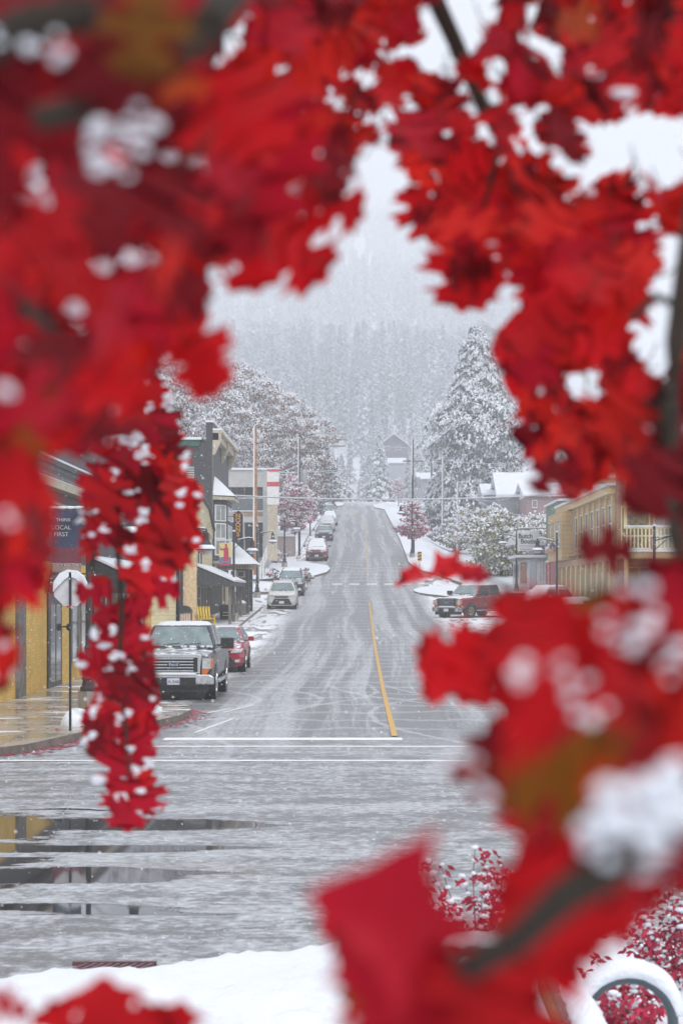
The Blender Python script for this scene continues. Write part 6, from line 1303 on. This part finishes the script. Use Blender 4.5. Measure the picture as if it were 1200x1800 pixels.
twig(b5, [(1300,1330,.85),(1180,1440,.85),(1080,1520,.8),(1000,1570,.8),(905,1655,.82),(800,1715,.86),(740,1790,.9)], [.009, .009, .009, .008, .007, .006, .005]); twig(b5, [(1080,1520,.8),(1050,1380,.9),(1060,1250,1.0),(960,1150,1.4),(840,1150,1.8)], [.006, .005, .005, .004, .002]); b5.finish()
b6 = Branch('very near blurred big pointed oak leaf at the bottom centre right')
hand(b6, [(694,1604,191,335,.84,0,8)], 1, 0, WEDGE); hand(b6, [(712,1712,112,240,.88,8,10),(655,1690,150,170,.95,0,30)], 1, 0, STAR); hand(b6, [(700,1760,110,260,.86,0,0)], 1); hand(b6, [(860,1780,110,260,.85,0,0),(985,1590,60,260,.85,0,0),(930,1690,130,220,.88,0,20)], 0); b6.finish()
b7 = Branch('blurred oak leaves poking up from the bottom left edge over the snow bank')
hand(b7, [(185,1800,268,180,1.35,0,10),(310,1820,282,140,1.4,0,0)], 0, 0, STAR); hand(b7, [(120,1815,240,150,1.4,0,0),(250,1825,300,150,1.4,0,0),(15,1765,20,90,1.3,0,40)], 0, 0)
twig(b7, [(100,1900,1.3),(190,1880,1.3),(300,1890,1.3)], .004); b7.finish()
b8 = Branch('near oak branch filling the left and upper left with dark red leaves and lodged snow')
hand(b8, [(520,440,45,170,1.75,0,10),(590,360,20,120,1.8,0,0),(440,450,80,150,1.7,0,0),(350,620,70,160,1.6,0,0),(355,650,60,120,1.6,0,0)], 0)
UL = [[(-60,-60),(640,-60),(640,250),(613,390),(570,425),(545,505),(460,505),(360,540),(375,640),(370,700),(280,640),(240,700),(180,780),(80,800),(105,936),(90,1000),(60,1075),(20,1065),(33,1160),(0,1215),(-60,1215)]]
fill(b8, UL, (1.5, 1.95), (.11, .15), (7, 4, 3, 3, 0, .4), 1, .03, 3000, (.22, 3), .6, (R(80), 1.2), .3)
fill(b8, UL, (1.4, 1.9), (.09, .14), (7, 4, 3, 4, 0, .3), 2, .04, 2400, (.06, 2), .6, (R(80), 1.2), .3, .85)
fill(b8, [[(-60,-60),(430,-60),(480,200),(400,330),(330,600),(240,700),(90,780),(105,936),(60,1070),(0,1215),(-60,1215)]], (.9, 1.3), (.10, .15), (5, 3, 1, 7, .15, 0), 3, .02, 1100, (.1, 2), .7, (R(80), 1.2), .4)
dust(b8, [(90,85,45),(205,265,72),(260,210,35),(15,60,30),(25,905,26),(25,690,25)], .95, 11, 24)
hand(b8, [(255,55,95,190,.95,0,0)], 4); hand(b8, [(40,740,100,150,1.1,0,0)], 4); hand(b8, [(300,150,100,150,1.1,0,0)], 5)
puffs(b8, [(65,245,20,13),(57,300,18,24),(70,345,24,14),(24,385,20,14),(233,455,17,20),(268,458,10,14),(182,470,15,18),(130,540,20,18),(143,580,13,17),(62,558,17,11),(345,170,17,14),(298,275,17,11),(345,285,16,10)], 1.6)
twig(b8, [(-60,100,1.05),(60,40,1.0),(170,20,1.0)], .010); twig(b8, [(430,-40,1.05),(370,40,1.0),(320,90,1.0),(240,150,1.0),(150,190,1.0),(60,210,1.0)], [.010, .010, .010, .009, .008, .007]); twig(b8, [(240,150,1.0),(245,280,1.3),(300,430,1.5),(340,560,1.6)], [.006, .005, .004, .003]); twig(b8, [(-60,420,1.2),(20,520,1.3),(120,600,1.4),(200,700,1.5)], [.007, .006, .004, .003])
b8.finish()

# ------------------------------------------------------------------ falling snow, haze, light, camera
n = 42000; D = 6 + 150*RNG.random(n)**.75; X = (RNG.random(n)-.5)*.40*D; Z = CH + (RNG.random(n)*.56-.24)*D
ok = Z > g(X, D)+.1; X, D, Z = X[ok], D[ok], Z[ok]; n = len(D); r = RNG.uniform(.0045, .0095, n)*np.clip(D/22, .35, 2.2)**.35
c = np.stack([X, D, Z], 1); o4 = np.array([[1,0,-.5],[-.6,.8,-.4],[-.6,-.8,-.3],[0,0,.9]]); V = (c[:, None] + o4[None]*r[:, None, None]).reshape(-1, 3)
i = np.arange(n)[:, None]*4; Fc = np.concatenate([i+[0,1,2], i+[0,3,1], i+[1,3,2], i+[2,3,0]], 0)
s = NT('snowflake'); fm = s.bsdf((.9, .92, .95), .9)
tag(fastmesh('falling_snow', V, Fc, 3, np.zeros(len(Fc)), [fm]), kind='stuff')

b = MB(); b.box(-700, 700, -80, 2700, -3, 640); hz = b.build('haze', None if False else bpy.data.materials.new('haze')); hm = hz.data.materials[0]; hm.use_nodes = True; hm.node_tree.nodes.clear()
o_ = hm.node_tree.nodes.new('ShaderNodeOutputMaterial'); v_ = hm.node_tree.nodes.new('ShaderNodeVolumePrincipled'); v_.inputs['Color'].default_value = (.97, .98, 1, 1); v_.inputs['Density'].default_value = .00105; v_.inputs['Anisotropy'].default_value = 0.0
hm.node_tree.links.new(v_.outputs[0], o_.inputs['Volume']); tag(hz, kind='stuff')

W = bpy.data.worlds.new('World'); SC.world = W; W.use_nodes = True; nt = W.node_tree; bg = nt.nodes['Background']
SUN_EL, SUN_AZ = R(52), R(160)
sky = nt.nodes.new('ShaderNodeTexSky'); sky.sky_type = 'NISHITA'; sky.sun_disc = False; sky.sun_elevation = SUN_EL; sky.sun_rotation = SUN_AZ; sky.air_density = 1; sky.dust_density = 6; sky.ozone_density = 1
hs_ = nt.nodes.new('ShaderNodeHueSaturation'); hs_.inputs['Saturation'].default_value = .25; hs_.inputs['Value'].default_value = 1.0
mxw = nt.nodes.new('ShaderNodeMix'); mxw.data_type = 'RGBA'; mxw.inputs[0].default_value = .75; mxw.inputs[7].default_value = (8.2, 8.6, 9.4, 1)     # overcast cloud deck over the sky
nt.links.new(sky.outputs[0], hs_.inputs['Color']); nt.links.new(hs_.outputs[0], mxw.inputs[6]); nt.links.new(mxw.outputs[2], bg.inputs['Color']); bg.inputs['Strength'].default_value = .068
sl = bpy.data.lights.new('sun', 'SUN'); sl.energy = 1.0; sl.angle = R(25); sl.color = (1, .97, .93); so_ = bpy.data.objects.new('sun', sl); COL.objects.link(so_)
so_.rotation_euler = (R(90)-SUN_EL, 0, math.pi-SUN_AZ+math.pi); d_ = Vector((math.sin(SUN_AZ)*math.cos(SUN_EL), math.cos(SUN_AZ)*math.cos(SUN_EL), math.sin(SUN_EL))); so_.rotation_euler = d_.to_track_quat('Z', 'Y').to_euler()
cam = bpy.data.cameras.new('camera'); co = bpy.data.objects.new('camera', cam); COL.objects.link(co); SC.camera = co
co.location = (0, 0, CH); co.rotation_euler = (R(90), 0, 0); cam.lens = 70; cam.sensor_width = 36; cam.sensor_fit = 'AUTO'; cam.shift_x = -32/1800; cam.shift_y = 146/1800; cam.clip_start = .05; cam.clip_end = 5000
cam.dof.use_dof = True; cam.dof.focus_distance = 75; cam.dof.aperture_fstop = 5.6
SC.view_settings.view_transform = 'Standard'; SC.view_settings.look = 'None'; SC.view_settings.exposure = .76; SC.view_settings.gamma = 1
cy = SC.cycles; cy.use_denoising = True; cy.max_bounces = 8; cy.transparent_max_bounces = 8; cy.volume_bounces = 5; cy.diffuse_bounces = 4; cy.transmission_bounces = 6; cy.caustics_reflective = False; cy.caustics_refractive = False
try: cy.denoiser = 'OPENIMAGEDENOISE'; cy.use_adaptive_sampling = True; cy.adaptive_threshold = .02; cy.volume_step_rate = 4; cy.sample_clamp_indirect = 6
except Exception: pass
